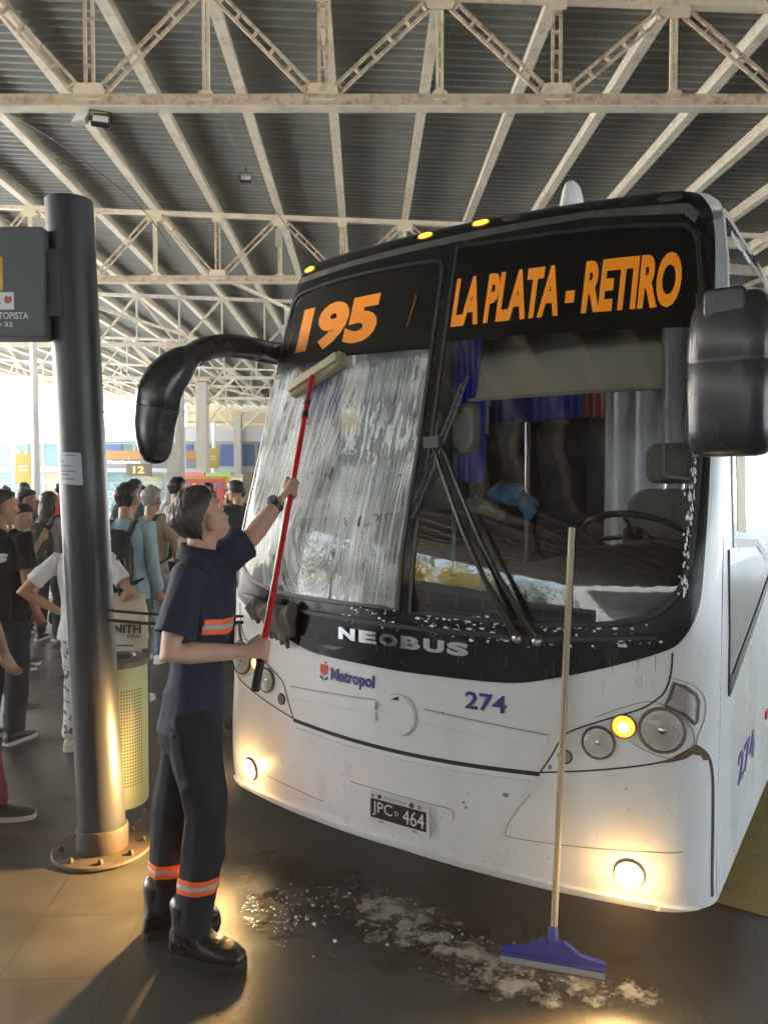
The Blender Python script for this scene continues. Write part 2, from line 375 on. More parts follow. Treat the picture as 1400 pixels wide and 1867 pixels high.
# --- soap on the far pane
def foam_mat():
    m = bpy.data.materials.new('soap foam streaks'); m.use_nodes = True; nt = m.node_tree; L = nt.links; b = nt.nodes['Principled BSDF']
    b.inputs['Base Color'].default_value = (.78, .85, .86, 1); b.inputs['Roughness'].default_value = .5
    uv = _n(nt, 'ShaderNodeUVMap'); sx = _n(nt, 'ShaderNodeSeparateXYZ'); L.new(uv.outputs[0], sx.inputs[0])
    def math_(op, a, b_=None, c=None):
        n = _n(nt, 'ShaderNodeMath', operation=op)
        for i, x in enumerate((a, b_, c)):
            if x is None: continue
            if isinstance(x, (int, float)): n.inputs[i].default_value = x
            else: L.new(x, n.inputs[i])
        return n.outputs[0]
    def ramp(x, lo, hi):
        r = _n(nt, 'ShaderNodeMapRange'); r.interpolation_type = 'SMOOTHSTEP'
        L.new(x, r.inputs[0]); r.inputs[1].default_value = lo; r.inputs[2].default_value = hi; return r.outputs[0]
    def comb(x, y):
        c = _n(nt, 'ShaderNodeCombineXYZ'); L.new(x, c.inputs[0]); L.new(y, c.inputs[1]); return c.outputs[0]
    def noise_(vec, sc, det=3, rough=.55):
        n = _n(nt, 'ShaderNodeTexNoise', Scale=sc, Detail=det, Roughness=rough); L.new(vec, n.inputs[0]); return n.outputs[0]
    s, z = sx.outputs[0], sx.outputs[1]
    lowf = noise_(uv.outputs[0], 2.2, 3)
    # swipe arcs on the left half: loops that come down from a point high on the pane
    dx = math_('ADD', math_('ADD', s, .52), math_('MULTIPLY', math_('MAXIMUM', math_('SUBTRACT', z, 1.62), 0.0), -.20)); dz = math_('MULTIPLY', math_('MINIMUM', math_('SUBTRACT', z, 1.55), 0.0), .55)
    rad = math_('SQRT', math_('ADD', math_('MULTIPLY', dx, dx), math_('MULTIPLY', dz, dz)))
    rad = math_('ADD', rad, math_('MULTIPLY', lowf, .10))
    ang = math_('ARCTAN2', dx, dz)
    arcs = noise_(comb(math_('MULTIPLY', rad, 112), math_('ADD', math_('MULTIPLY', ang, 1.2), math_('MULTIPLY', z, 1.6))), 1.0, 3, .6)
    # straight combed streaks on the right half
    sw = math_('ADD', s, math_('MULTIPLY', math_('SUBTRACT', z, 1.2), -.05)); sw = math_('ADD', sw, math_('MULTIPLY', lowf, .025))
    comb_ = noise_(comb(math_('MULTIPLY', sw, 118), math_('MULTIPLY', z, 2.2)), 1.0, 3, .6)
    side = ramp(math_('ADD', s, math_('MULTIPLY', lowf, .25)), -.36, -.16)
    mx = _n(nt, 'ShaderNodeMix', data_type='FLOAT'); L.new(side, mx.inputs[0]); L.new(arcs, mx.inputs[2]); L.new(comb_, mx.inputs[3])
    lines = ramp(mx.outputs[0], .43, .64)
    drops = ramp(noise_(uv.outputs[0], 170, 2), .50, .60)
    mid = ramp(noise_(uv.outputs[0], 3.4, 2), .42, .62)
    holes = ramp(noise_(comb(math_('MULTIPLY', s, 26), math_('MULTIPLY', z, 11)), 1, 4, .6), .60, .68)
    # thick suds band running off near the middle
    d1 = math_('MULTIPLY', math_('SUBTRACT', s, -.22), 3.4); d2 = math_('MULTIPLY', math_('SUBTRACT', z, 1.98), 5.2)
    blob = math_('SUBTRACT', 1.0, math_('SQRT', math_('ADD', math_('MULTIPLY', d1, d1), math_('MULTIPLY', d2, d2))))
    runs = ramp(math_('ADD', noise_(comb(math_('MULTIPLY', s, 52), math_('MULTIPLY', z, 9)), 1, 3), math_('MULTIPLY', blob, .13)), .57, .61)
    runs = math_('MULTIPLY', runs, ramp(blob, -.1, .25))
    dens = math_('ADD', math_('MULTIPLY', lines, .42), math_('MULTIPLY', math_('MULTIPLY', drops, mid), .35))
    dens = math_('ADD', dens, math_('MULTIPLY', mid, .10)); dens = math_('ADD', dens, .27)
    dens = math_('MULTIPLY', dens, math_('SUBTRACT', 1.0, math_('MULTIPLY', holes, .75)))
    dens = math_('MULTIPLY', dens, math_('SUBTRACT', 1.0, math_('MULTIPLY', ramp(blob, -.1, .4), .55)))
    dens = math_('MAXIMUM', dens, math_('MULTIPLY', runs, .7))
    swath = ramp(noise_(comb(math_('MULTIPLY', s, 5.5), math_('MULTIPLY', z, 2.0)), 1.0, 2), .34, .62)
    dens = math_('MULTIPLY', dens, math_('ADD', .62, math_('MULTIPLY', swath, .48)))
    # upper edge: uneven, climbs in swoops; sides and the foot stay wetter
    upe = math_('ADD', 2.42, math_('ADD', math_('MULTIPLY', noise_(comb(math_('MULTIPLY', s, 7), 0 if False else math_('MULTIPLY', s, 2)), 1, 3), -.17), math_('MULTIPLY', noise_(comb(math_('MULTIPLY', s, 60), math_('MULTIPLY', s, 2)), 1, 2), -.05)))
    edge_ = ramp(math_('SUBTRACT', upe, z), -.03, .04)
    upf = math_('MULTIPLY', edge_, math_('ADD', .45, math_('MULTIPLY', ramp(math_('SUBTRACT', 2.33, z), -.02, .03), .55)))
    foot = ramp(math_('ADD', z, math_('MULTIPLY', lowf, .25)), 1.30, 1.55)
    side2 = math_('MULTIPLY', ramp(math_('ADD', s, 1.10), .02, .08), math_('ADD', .62, math_('MULTIPLY', foot, .38)))
    side2 = math_('MAXIMUM', side2, math_('MULTIPLY', ramp(s, -.30, -.22), .85))
    al = math_('MULTIPLY', math_('MULTIPLY', dens, upf), side2)
    L.new(al, b.inputs['Alpha'])
    MATS['foam'] = m; return m
foamo = bp('soap_film', inset(glassL_out, .012), foam_mat(), .0055, 0)
foamo['label'] = 'streaky white soap film on the far windscreen pane'

# notice cards and small stickers inside the far pane
card = bp('route_card', [(-.285, 1.235), (-.045, 1.235), (-.045, 1.415), (-.285, 1.415)], M('white card', (.62, .66, .60), .7, var=.06), -.010, .001)
for i in range(4):
    z0 = 1.385 - .032 * i
    btext('card_text', ('RETIRO', 'AUTOPISTA', 'LA PLATA', 'CENTRO')[i], (-.23 + .01 * i, z0 - .018, -.06, z0), M('green print', (.03, .30, .10), .6), -.0085, .0004, 0, .03, parent=card)
for s0, z0, w0 in ((-.99, 1.625, .05), (-.93, 1.50, .045), (-.96, 1.41, .04), (-.83, 1.37, .07), (-1.0, 1.55, .03)):
    bp('small_sticker', [(s0, z0), (s0 + w0, z0), (s0 + w0, z0 + .013), (s0, z0 + .013)], M('faded red print', (.60, .14, .08), .6) if s0 != -.96 else M('faded blue print', (.08, .2, .55), .6), -.008, .0004)
bp('blue_card', [(-.60, 1.245), (-.42, 1.24), (-.40, 1.31), (-.55, 1.33)], M('blue card', (.05, .10, .50), .6), -.012, .001)

# suds caught on the ledge under the panes
mb = MB(); random.seed(3)
for i in range(230):
    s0 = random.choice([random.uniform(-.30, .0), random.uniform(.08, .55), random.uniform(.08, .45), random.uniform(.5, 1.0)])
    z0 = random.choice([1.215, 1.165, 1.17]) + random.gauss(0, .011) + (.02 * max(0, s0 - .75) / .25 if s0 > .75 else 0)
    p, n = bsurf(s0, z0); r = random.uniform(.0015, .006)
    q = n.to_track_quat('Z', 'Y').to_matrix()
    mb.lathe([(r, 0), (r * .8, r * .35), (r * .4, r * .5)], p + n * .004, 7, q @ Matrix.Diagonal((random.uniform(.7, 2.6), 1, 1)))
for i in range(110):   # drips down the seal on the right-hand edge
    z0 = random.uniform(1.35, 1.95); s0 = 1.068 - .01 * abs(random.gauss(0, 1))
    p, n = bsurf(s0, z0); r = random.uniform(.002, .004); q = n.to_track_quat('Z', 'Y').to_matrix()
    mb.lathe([(r, 0), (r * .8, r * .35), (r * .4, r * .5)], p + n * .009, 6, q @ Matrix.Diagonal((1, random.uniform(1, 4), 1)))
sudm = M('white suds', (.78, .8, .8), .4, var=.08)
so = mb.build('suds_on_ledge', sudm, BUS); so['kind'] = 'stuff'

# --- lower black band: ledge line, flap
bp('ledge', [(-.98, 1.19), (-.6, 1.165), (0, 1.155), (.6, 1.160), (.98, 1.20), (.985, 1.212), (.6, 1.178), (0, 1.173), (-.6, 1.180), (-.98, 1.205)], rubber, .016, .014)
bp('lower_flap', [(-.60, 1.06), (-.2, 1.045), (.1, 1.042), (.5, 1.046), (.40, 1.018), (.15, .995), (-.15, .995), (-.5, 1.035)], blackp, .010, .008)
# maker's letters in chrome
xs = [-.318, -.205, -.10, .006, .112, .216]
for ch, x in zip('NEOBUS', xs):
    btext('chrome_letter', ch, (x, 1.076, x + .092, 1.128), chrome, .014, .012, 0, .06)
# tulip mark and operator name
red = M('red print', (.55, .05, .03), .5, var=.05); dgreen = M('dark green print', (.03, .09, .08), .5, var=.05)
bp('tulip_mark', [(-.430, .912), (-.418, .903), (-.402, .903), (-.390, .912), (-.386, .935), (-.388, .950), (-.398, .944), (-.408, .951), (-.418, .944), (-.428, .950), (-.432, .935)], red)
bp('tulip_petal', circle(-.402, .958, .005, 10), red); 
bp('tulip_leaf', [(-.432, .899), (-.418, .892), (-.409, .880), (-.420, .882), (-.431, .888)], dgreen); bp('tulip_leaf', [(-.385, .898), (-.398, .893), (-.406, .880), (-.393, .882), (-.386, .889)], dgreen)
btext('operator_name', 'Metropol', (-.368, .872, -.128, .942), navy, bold=.03)
btext('fleet_number', '274', (.293, .872, .460, .940), navy, bold=.02)

# --- hood: recessed seams, grooves, badge
def strip(pts, wd, closed=False):
    P = [V((a, b, 0)) for a, b in pts]; L_ = []; R_ = []
    for i, p in enumerate(P):
        t = (P[min(i + 1, len(P) - 1)] - P[max(i - 1, 0)]).normalized(); n = V((-t.y, t.x, 0)) * wd / 2
        L_.append((p + n).to_2d()); R_.append((p - n).to_2d())
    return L_ + R_[::-1]
hood_side = [(1.033, 1.155), (1.029, 1.08), (1.012, 1.02), (.985, .985), (.93, .945), (.81, .893), (.70, .840), (.665, .805), (.63, .735), (.594, .674)]
def sm(p, k=5): return [(q.x, q.y) for q in spline([(a, b, 0) for a, b in p], k=k)]
for f in (1, -1):
    hs = [(x * f, z) for x, z in hood_side]
    bp('hood_seam', strip(sm(hs), .006), seam, .0012, .001)
bp('hood_seam', strip(sm([(-.594, .668), (-.3, .655), (0, .650), (.3, .655), (.594, .668)]), .016), seam, .0014, .001)
for f in (1, -1):
    bp('bumper_seam', strip(sm([(f * .594, .674), (f * .816, .717), (f * .995, .764), (f * 1.064, .800), (f * 1.107, .832)]), .006), seam, .0012, .001)
    bp('bumper_seam', strip(sm([(f * 1.107, .832), (f * 1.135, .80), (f * 1.150, .74), (f * 1.156, .6), (f * 1.156, .27)]), .006), seam, .0014, .001)
# wide chip of missing paint where the seams meet
bp('chipped_patch', [(1.0, .764), (1.06, .795), (1.10, .825), (1.118, .828), (1.140, .790), (1.146, .772), (1.128, .775), (1.122, .792), (1.10, .800), (1.08, .785), (1.04, .772)], M('rusty chipped paint', (.10, .06, .04), .8, var=.5, vs=60), .0020, .001)
# hood ribs flank the badge
whitep = M('bus white panel', (.675, .702, .725), .34, var=.04, vs=3, dirt=(.58, .55, .50), ds=3.5, dt=.46, dw=.4, coat=.2, stretch=(1, 1, .35))
for f in (1, -1):
    bp('hood_rib', [(f * .115, .838), (f * .62, .812), (f * .615, .778), (f * .115, .803)], whitep, .010, .010)
    bp('hood_rib', [(f * .115, .788), (f * .608, .765), (f * .603, .735), (f * .112, .756)], whitep, .006, .006)
    bp('hood_rib_line', strip([(f * .118, .843), (f * .622, .816)], .004), M('bevel shade grey', (.2, .18, .15), .8), .0015, .001)  # dark line painted as the shade along the rib edge
bp('badge_disc', circle(.0, .800, .076, 40), whitep, .010, .010)
bp('badge_ring', circle(.0, .800, .083, 40), whitep, .006, .006, [circle(.0, .800, .074, 40)])
bp('badge_line', circle(.0, .800, .0848, 40), MATS['bevel shade grey'], .0016, .001, [circle(.0, .800, .0825, 40)])  # thin ring painted as the bevel shade round the badge
# bumper step and lower lip
bp('bumper_step', [(-.56, .640), (-.3, .628), (0, .623), (.3, .628), (.56, .640), (.535, .585), (.3, .570), (0, .565), (-.3, .570), (-.535, .585)], whitep, .012, .012)
bp('bumper_lip', [(-1.12, .250), (-1.0, .262), (-.6, .268), (0, .278), (.6, .268), (1.0, .262), (1.12, .250), (1.0, .238), (.6, .240), (0, .252), (-.6, .240), (-1.0, .238)], whitep, .014, .02)
thin_grey = M('thin grey seam', (.30, .27, .22), .8)  # thin grey for strips laid along creases and slots
bp('bumper_crease', strip(sm([(.56, .585), (.50, .50), (.47, .43), (.50, .412), (.8, .43), (1.08, .46)]), .0035), thin_grey, .0012, .001)
bp('bumper_crease', strip(sm([(-.78, .36), (-.6, .355), (-.40, .345)]), .004), thin_grey, .0012, .001)
bp('bumper_crease', strip(sm([(-.24, .475), (-.12, .475), (.16, .472), (.24, .470), (.256, .455), (.254, .425)]), .004), thin_grey, .0012, .001)
for s_, z_, r_ in ((.46, .60, .017), (.468, .575, .012), (.02, .578, .006), (.30, .508, .005), (.31, .49, .005), (-.5, .62, .004), (.2, .84, .004), (-.39, .80, .004), (.63, .70, .007)):
    bp('paint_chip', circle(s_, z_, r_, 9, r_ * 1.3), M('grey primer chip', (.22, .20, .18), .8), .0012, .001)

# stone chips and fine scratches scattered over the front
random.seed(21)
bits = [flat(circle(random.uniform(-1.05, 1.05), .27 + abs(random.gauss(0, .22)), r, 7, r * random.uniform(.7, 1.6))) for r in [random.uniform(.0012, .0034) for _ in range(150)]]
for _ in range(34):
    x, z, a, l = random.uniform(-1.0, 1.0), random.uniform(.30, .92), random.choice([0, 0, 1.4, .5, -.4]) + random.gauss(0, .15), random.uniform(.02, .09); w_ = random.uniform(.0006, .0012)
    bits.append(flat([(x, z), (x + cos(a) * l, z + sin(a) * l), (x + cos(a) * l - sin(a) * w_, z + sin(a) * l + cos(a) * w_), (x - sin(a) * w_, z + cos(a) * w_)]))
mapped('road_wear', merge_bm(bits), bsurf, M('grey road wear', (.36, .33, .29), .8, var=.4, vs=20), BUS, .0035, 0)['kind'] = 'stuff'
bits = []
for _ in range(46):    # dry runs down the black band
    x, z = random.uniform(-.8, 1.0), random.uniform(1.03, 1.15); l = random.uniform(.02, .07); w_ = random.uniform(.0012, .003)
    bits.append(flat([(x, z), (x + w_, z), (x + w_ * .7, z - l), (x + w_ * .2, z - l)]))
mapped('dry_runs', merge_bm(bits), bsurf, M('dry soap runs', (.09, .10, .11), .5, var=.3), BUS, .0046, 0)['kind'] = 'stuff'

# --- lamps in the bumper pods
def ringm(s0, z0, r0, r1): return circle(s0, z0, r1, 36), [circle(s0, z0, r0, 36)]
dgrey = M('lamp bezel', (.13, .11, .09), .6, var=.3)
amber_on = emis('amber lamp lit', (1, .36, .02), .32, (1, .5, .05)); fog_on = emis('fog lamp lit', (1, .82, .45), 6); amber_hot = emis('amber bulb', (1, .55, .10), .9); fog_rim = emis('fog lamp rim glow', (1, .50, .08), .5, (1, .6, .2))
def round_lamp(name, s0, z0, r, lit=None, bez=.010, deep=.03):
    p, n = bsurf(s0, z0); root = None
    q = n.to_track_quat('Z', 'Y').to_matrix()
    mb = MB(); mb.lathe([(r + bez, -.012), (r + bez, .007), (r + bez * .5, .012), (r, .008), (r, -.010)], p, 40, q)
    root = mb.build(name, dgrey, BUS)
    if lit:
        MB().lathe([(r * .99, .004), (r * .80, .012), (r * .4, .016), (.001, .017)], p, 32, q).build('lens', lit if lit is not fog_on else fog_rim, root)
        MB().lathe([(r * .94, .009), (r * .7, .0155), (r * .4, .0175), (.001, .0185)], p, 32, q).build('bulb_glow' if lit is fog_on else 'bulb', fog_on if lit is fog_on else amber_hot, root) if lit is fog_on else MB().lathe([(r * .5, .016), (r * .3, .0175), (.001, .0185)], p, 24, q).build('bulb', amber_hot, root)
    else:
        MB().lathe([(r * .97, .0105), (r * .80, .006), (r * .55, .003), (r * .25, .0012), (.001, .0011)], p, 13, q).build('reflector', refl, root, 5)
        MB().lathe([(r * .22, .001), (r * .20, .010), (r * .10, .013), (.001, .0135)], p, 16, q).build('bulb', chrome, root)
        MB().lathe([(r * .99, .006), (r * .8, .014), (r * .4, .019), (.001, .020)], p, 32, q).build('lens', lampg, root)
    return root
for f in (1, -1):
    round_lamp('headlight', f * 1.005, .880, .072); round_lamp('headlight', f * .797, .812, .053, bez=.008)
    round_lamp('turn_signal', f * .880, .880, .038, amber_on, bez=.006)
    a_, b_ = ringm(f * .682, .745, .021, .027); bp('tow_cap', a_, seam, .0015, .001, b_)
    bp('tow_plug', circle(f * .682, .745, .0205, 20), M('grey plastic plug', (.30, .28, .25) if f > 0 else (.10, .10, .11), .6) if f > 0 else M('dark plastic plug', (.10, .10, .11), .6), .003, .003)
    fl = round_lamp('fog_lamp', f * .910, .358, .046, fog_on, bez=.007)
    p, n = bsurf(f * .910, .358)
    ld = bpy.data.lights.new('fog_lamp_beam', 'SPOT'); ld.energy = 38; ld.color = (1, .56, .19); ld.spot_size = radians(124); ld.spot_blend = 1.0; ld.shadow_soft_size = .04
    lo = bpy.data.objects.new('fog_lamp_beam', ld); C.objects.link(lo); lo.parent = BUS; lo.location = p + n * .05
    pl_ = bpy.data.lights.new('fog_lamp_spill', 'POINT'); pl_.energy = .20; pl_.color = (1, .58, .20); pl_.shadow_soft_size = .03
    pq = bpy.data.objects.new('fog_lamp_spill', pl_); C.objects.link(pq); pq.parent = BUS; pq.location = p + n * .075
    lo.rotation_euler = (n + V((0, 0, .06))).normalized().to_track_quat('-Z', 'Y').to_euler()
    mk = [(f * x, z) for x, z in ((1.036, 1.053), (1.075, 1.042), (1.105, 1.015), (1.115, .985), (1.112, .914), (1.101, .900), (1.068, .935), (1.008, .965), (1.022, 1.0))]
    mo = bp('corner_lamp', mk, dgrey, .004, .006)
    bp('lens', inset(mk, .012), lampg, .010, .005, parent=mo)
    bp('reflector', inset(mk, .013), refl, .006, .003, parent=mo)
    bp('pod_crease', strip(sm([(f * 1.02, 1.07), (f * 1.09, 1.045), (f * 1.125, 1.0), (f * 1.130, .93), (f * 1.112, .86), (f * 1.108, .835)]), .003), thin_grey, .0012, .001)
    bp('pod_crease', strip(sm([(f * .78, .90), (f * .95, .975), (f * 1.03, .955), (f * 1.09, .90), (f * 1.10, .83), (f * 1.04, .785), (f * .96, .80), (f * .9, .83)]), .0035), thin_grey, .0012, .001)
# --- marker lamps above the windscreen
for s_, z_, on in ((-.925, 2.872, 1), (-.165, 2.890, 1), (.115, 2.898, 1), (.262, 2.896, 0), (.90, 2.880, 0)):
    ml = bp('marker_lamp', circle(s_, z_, .045, 24, .017), dgrey, .006, .004)
    bp('lens', circle(s_, z_, .036, 24, .012), amber_on if on else lampg, .012, .006, parent=ml)

# --- number plate
plate = MB().build('number_plate', None, BUS) if False else None
ppl, nn_ = bsurf(.012, .405)
psurf = planesurf(ppl + V((0, -.012, 0)), (1, 0, 0), (0, 0, 1), V((0, -1, 0)))
plm = M('plate white', (.62, .63, .62), .45, var=.06); plk = M('plate black', (.012, .012, .014), .4)
plate = mapped('number_plate', flat(rrect(-.143, -.068, .143, .062, .012)), psurf, plm, BUS, 0, .012)
mapped('plate_field', flat(rrect(-.134, -.046, .134, .034, .006)), psurf, plk, plate, .0012, .001)
btext('plate_text', 'JPC', (-.124, -.036, -.026, .024), plm, .0024, .001, surf=psurf, parent=plate)
btext('plate_text', 'D', (-.014, -.014, .003, .004), plm, .0024, .001, surf=psurf, parent=plate)
btext('plate_text', '464', (.024, -.036, .124, .024), plm, .0024, .001, surf=psurf, parent=plate)
btext('plate_text', 'ARGENTINA', (-.068, .041, .042, .055), M('light blue print', (.15, .35, .62), .5), .0014, .001, surf=psurf, parent=plate)
for x, z, r in ((-.088, .048, .009), (.066, .048, .010), (.102, .048, .009), (-.122, .047, .007)):
    mapped('plate_bolt', flat(circle(x, z, r, 14)), psurf, M('rusty bolt', (.09, .07, .055), .7, metal=.4) if abs(x) < .1 else thin_grey, plate, .005, .004)
for x in (-.08, .08): mapped('plate_slot', flat(rrect(x - .013, -.060, x + .013, -.053, .003)), psurf, thin_grey, plate, .0013, .001)

# --- wipers
def bpt(s_, z_, off): p, n = bsurf(s_, z_); return p + n * off
for (a, b) in (((.507, 1.171), (.070, 1.895)), ((.579, 1.167), (.112, 1.893))):
    mb = MB(); pts = [bpt(a[0] + (b[0] - a[0]) * t, a[1] + (b[1] - a[1]) * t, .035 + .05 * sin(pi * t)) for t in (0, .12, .3, .5, .7, .85, 1)]
    mb.tube(pts, [.016, .014, .010, .009, .008, .008, .008], 8)
    wa = mb.build('wiper_arm', rubber, BUS)
    p, n = bsurf(*a); q = n.to_track_quat('Z', 'Y').to_matrix()
    MB().lathe([(.022, 0), (.022, .03), (.016, .05), (.008, .056)], p, 12, q).build('pivot', M('worn steel', (.4, .4, .4), .35, metal=1, var=.3, vs=60), wa)
mb = MB()
for t0, t1, o in ((0, 1, .02),):
    pts = [bpt(.176 + (.020 - .176) * t, 2.19 + (1.60 - 2.19) * t, .02) for t in (0, .2, .4, .6, .8, 1)]
    mb.tube(pts, .009, 6)
    pts = [bpt(.165 + (.032 - .165) * t, 2.15 + (1.66 - 2.15) * t, .045) for t in (0, .2, .4, .6, .8, 1)]
    mb.tube(pts, .006, 6)
for t in (.12, .35, .65, .88):
    s_, z_ = .176 - .156 * t, 2.19 - .59 * t; mb.bar(bpt(s_, z_, .015), bpt(s_, z_, .05), .012, .012)
mb.box(bpt(.09, 1.893, .075), (.07, .04, .045))
mb.build('wiper_blade', rubber, BUS)

# --- mirrors
for f in (1, -1):
    n = 30; vs = []; fs = []
    if f > 0:
        cx, cyy = 1.268, -.30
        prof_ = [(1.826, .070, .05), (1.832, .092, .07), (1.85, .110, .085), (1.90, .113, .095), (2.0, .116, .10), (2.088, .1165, .10), (2.094, .1145, .0985), (2.100, .1165, .10), (2.17, .115, .10), (2.225, .108, .097), (2.26, .098, .09), (2.278, .082, .075), (2.287, .050, .05)]
        for i, (z, hx, hy) in enumerate(prof_):
            for k in range(n):
                a = 2 * pi * k / n; e = .5; ca, sa = cos(a), sin(a)
                x = hx * (abs(ca) ** e) * (1 if ca >= 0 else -1); y = hy * (abs(sa) ** e) * (1 if sa >= 0 else -1)
                vs.append(V((cx + x, cyy + y * (1 if y < 0 else .55), z + .02 * (x / .12) * max(0, (z - 2.17) / .15))))
    else:   # a swept horn: the housing curves down out of the arm
        path = [(-1.108, -.16, 2.352, .058, .05), (-1.118, -.20, 2.325, .074, .065), (-1.136, -.235, 2.285, .092, .08), (-1.160, -.27, 2.230, .104, .092), (-1.185, -.29, 2.160, .108, .10), (-1.192, -.293, 2.105, .106, .10), (-1.193, -.293, 2.099, .101, .096), (-1.194, -.293, 2.093, .106, .10), (-1.204, -.30, 2.02, .098, .096), (-1.208, -.30, 1.95, .088, .088), (-1.207, -.30, 1.89, .072, .075), (-1.203, -.30, 1.855, .050, .055), (-1.201, -.30, 1.842, .026, .03)]
        P = [V(q[:3]) for q in path]; m_ = len(P); rings = []
        for i, q in enumerate(path):
            d = (P[min(i + 1, m_ - 1)] - P[max(i - 1, 0)]).normalized(); yv = V((0, 1, 0)) - d * d.y; yv.normalize(); xv = yv.cross(d)
            for k in range(n):
                a = 2 * pi * k / n; ca, sa = cos(a), sin(a); e = .7
                vs.append(P[i] + xv * q[3] * (abs(ca) ** e) * (1 if ca >= 0 else -1) + yv * q[4] * (abs(sa) ** e) * (1 if sa >= 0 else -1) * (1 if sa < 0 else .6))
        prof_ = path; cx, cyy = -1.20, -.30
    for i in range(len(prof_) - 1):
        for k in range(n): fs.append((i * n + k, i * n + (k + 1) % n, (i + 1) * n + (k + 1) % n, (i + 1) * n + k))
    fs += [tuple(range(n))[::-1], tuple(range((len(prof_) - 1) * n, len(prof_) * n))]
    mo = MB().add(vs, fs).build('mirror', blackpl, BUS, 50)
    mo['label'] = 'scratched black mirror housing' if f > 0 else 'black mirror housing hanging from a curved arm'
    MB().box((cx, cyy + (.063 if f > 0 else .05), 2.04), (.16 if f > 0 else .11, .006, .34 if f > 0 else .22)).build('mirror_glass', M('mirror silver', (.8, .8, .8), .03, metal=1, var=.02), mo, bevel=.01)
    if f > 0: MB().prism(rrect(cx - .065, 2.19, cx + .05, 2.296, .02, 3), -.396, -.25).build('mirror_cap', blackpl, mo, bevel=.012)
    if f < 0: ap = [(-1.108, -.17, 2.345), (-1.106, -.10, 2.388), (-1.118, .02, 2.425), (-1.135, .15, 2.444), (-1.160, .30, 2.455), (-1.175, .46, 2.458), (-1.12, .60, 2.458)]
    else: ap = [(1.262, -.29, 2.22), (1.26, -.28, 2.25), (1.245, -.24, 2.27), (1.21, -.14, 2.285), (1.17, 0, 2.295), (1.14, .2, 2.30), (1.10, .45, 2.31)]
    ap = spline(ap, k=4); m = len(ap); vs = []; fs = []
    for i, p in enumerate(ap):
        d = (ap[min(i + 1, m - 1)] - ap[max(i - 1, 0)]).normalized()
        sd = d.cross(V((0, 0, 1))).normalized() if abs(d.z) < .97 else V((f, 0, 0)); u = sd.cross(d).normalized()
        t = i / (m - 1); hw = .05; hh = .056 + .004 * t
        for k in range(14):
            a = 2 * pi * k / 14; vs.append(p + sd * hw * (abs(cos(a)) ** .7) * (1 if cos(a) > 0 else -1) + u * hh * (abs(sin(a)) ** .7) * (1 if sin(a) > 0 else -1))
    for i in range(m - 1):
        for k in range(14): fs.append((i * 14 + k, i * 14 + (k + 1) % 14, (i + 1) * 14 + (k + 1) % 14, (i + 1) * 14 + k))
    fs += [tuple(range(14))[::-1], tuple(range((m - 1) * 14, m * 14))]
    MB().add(vs, fs).build('mirror_arm', blackpl, BUS, 50)

# --- side: window, slanted trim, number, red lamp
def sidesurf(y, z):
    x = lerp(z, WZ, WW); return V((x, y, z)), V((1, 0, .04)).normalized()
SGR = (frange(.3, 6, .3), frange(.3, 3, .1))
def sp(name, o, mat, off=.003, thick=.006, holes=(), parent=BUS): return mapped(name, flat(o, holes), sidesurf, mat, parent, off, thick, SGR)
wo = sm([(.47, 1.50), (.445, 1.8), (.42, 2.3), (.425, 2.62), (.46, 2.76), (.56, 2.825), (.8, 2.84), (1.2, 2.84), (1.62, 2.83), (1.62, 1.45), (1.1, 1.46)], 4)
sp('side_window_frame', wo, M('grey window frame', (.30, .30, .29), .5), .004, .006, [inset(wo, .035)])
M('dark side pane', (.05, .055, .06), .06, var=.2, coat=.5)
sp('side_window', inset(wo, .03), tglass, .002, 0)
mapped('side_window', flat([(.55, 1.50), (1.05, 1.5), (1.05, 2.7), (.5, 2.7)]), lambda y, z: (V((-lerp(z, WZ, WW), y, z)), V((-1, 0, .04)).normalized()), tglass, BUS, .002, 0)
sp('side_blind', [(.56, 1.56), (.55, 2.30), (.74, 2.30), (.78, 1.54)], M('cream blind', (.62, .60, .42), .7, var=.1), .0035, 0)
sp('side_stripe', strip([(.372, 1.50), (.372, .965), (.385, .95)], .014), rubber, .006, .006)
sp('side_trim', [(.380, .955), (.41, .955), (1.50, 1.27), (1.50, 1.31), (.43, 1.02), (.385, 1.03)], rubber, .008, .008)
sp('side_panel', [(.40, 1.03), (.40, 1.44), (1.5, 1.42), (1.5, 1.33)], M('grey reflective lower pane', (.32, .32, .32), .2, var=.15), .003, .004)
mapped('fleet_number', text_bm('274', (.63, .52, 1.07, .645), 0, .02), sidesurf, navy, BUS, .003, .002, SGR)
sp('side_lamp', [(1.43, .585), (1.50, .585), (1.50, .625), (1.43, .625)], M('red lens', (.5, .02, .02), .3), .008, .008)
for yy in (1.72, 3.2, 4.7, 6.2, 7.7, 9.2):
    sp('side_window', rrect(yy, 1.5, yy + 1.35, 2.55, .06), MATS['dark side pane'], .003, .004)
# roof fin
MB().lathe([(.10, 2.93), (.09, 2.955), (.075, 3.0), (.06, 3.06), (.045, 3.10), (.025, 3.115)], (.42, .72, 0), 20, Matrix.Diagonal((.62, 1.5, 1))).build('roof_antenna', white, BUS)
# wheel arches are out of view; wheels
for x in (-.95, .95):
    for yy in (2.4, 8.2):
        R_ = Matrix.Rotation(pi / 2, 3, 'Y')
        wh = MB().lathe([(.30, -.14), (.46, -.13), (.49, -.08), (.49, .08), (.46, .13), (.30, .14)], (x, yy, .49), 28, R_).build('wheel', rubber, BUS)
        MB().lathe([(.28, -.05), (.28, .05), (.1, .10)], (x + .06 * (1 if x > 0 else -1), yy, .49), 24, R_).build('rim', chrome, wh)
MB().box((0, 5.8, .30), (1.9, 10.2, .12)).build('underfloor', seam, BUS)

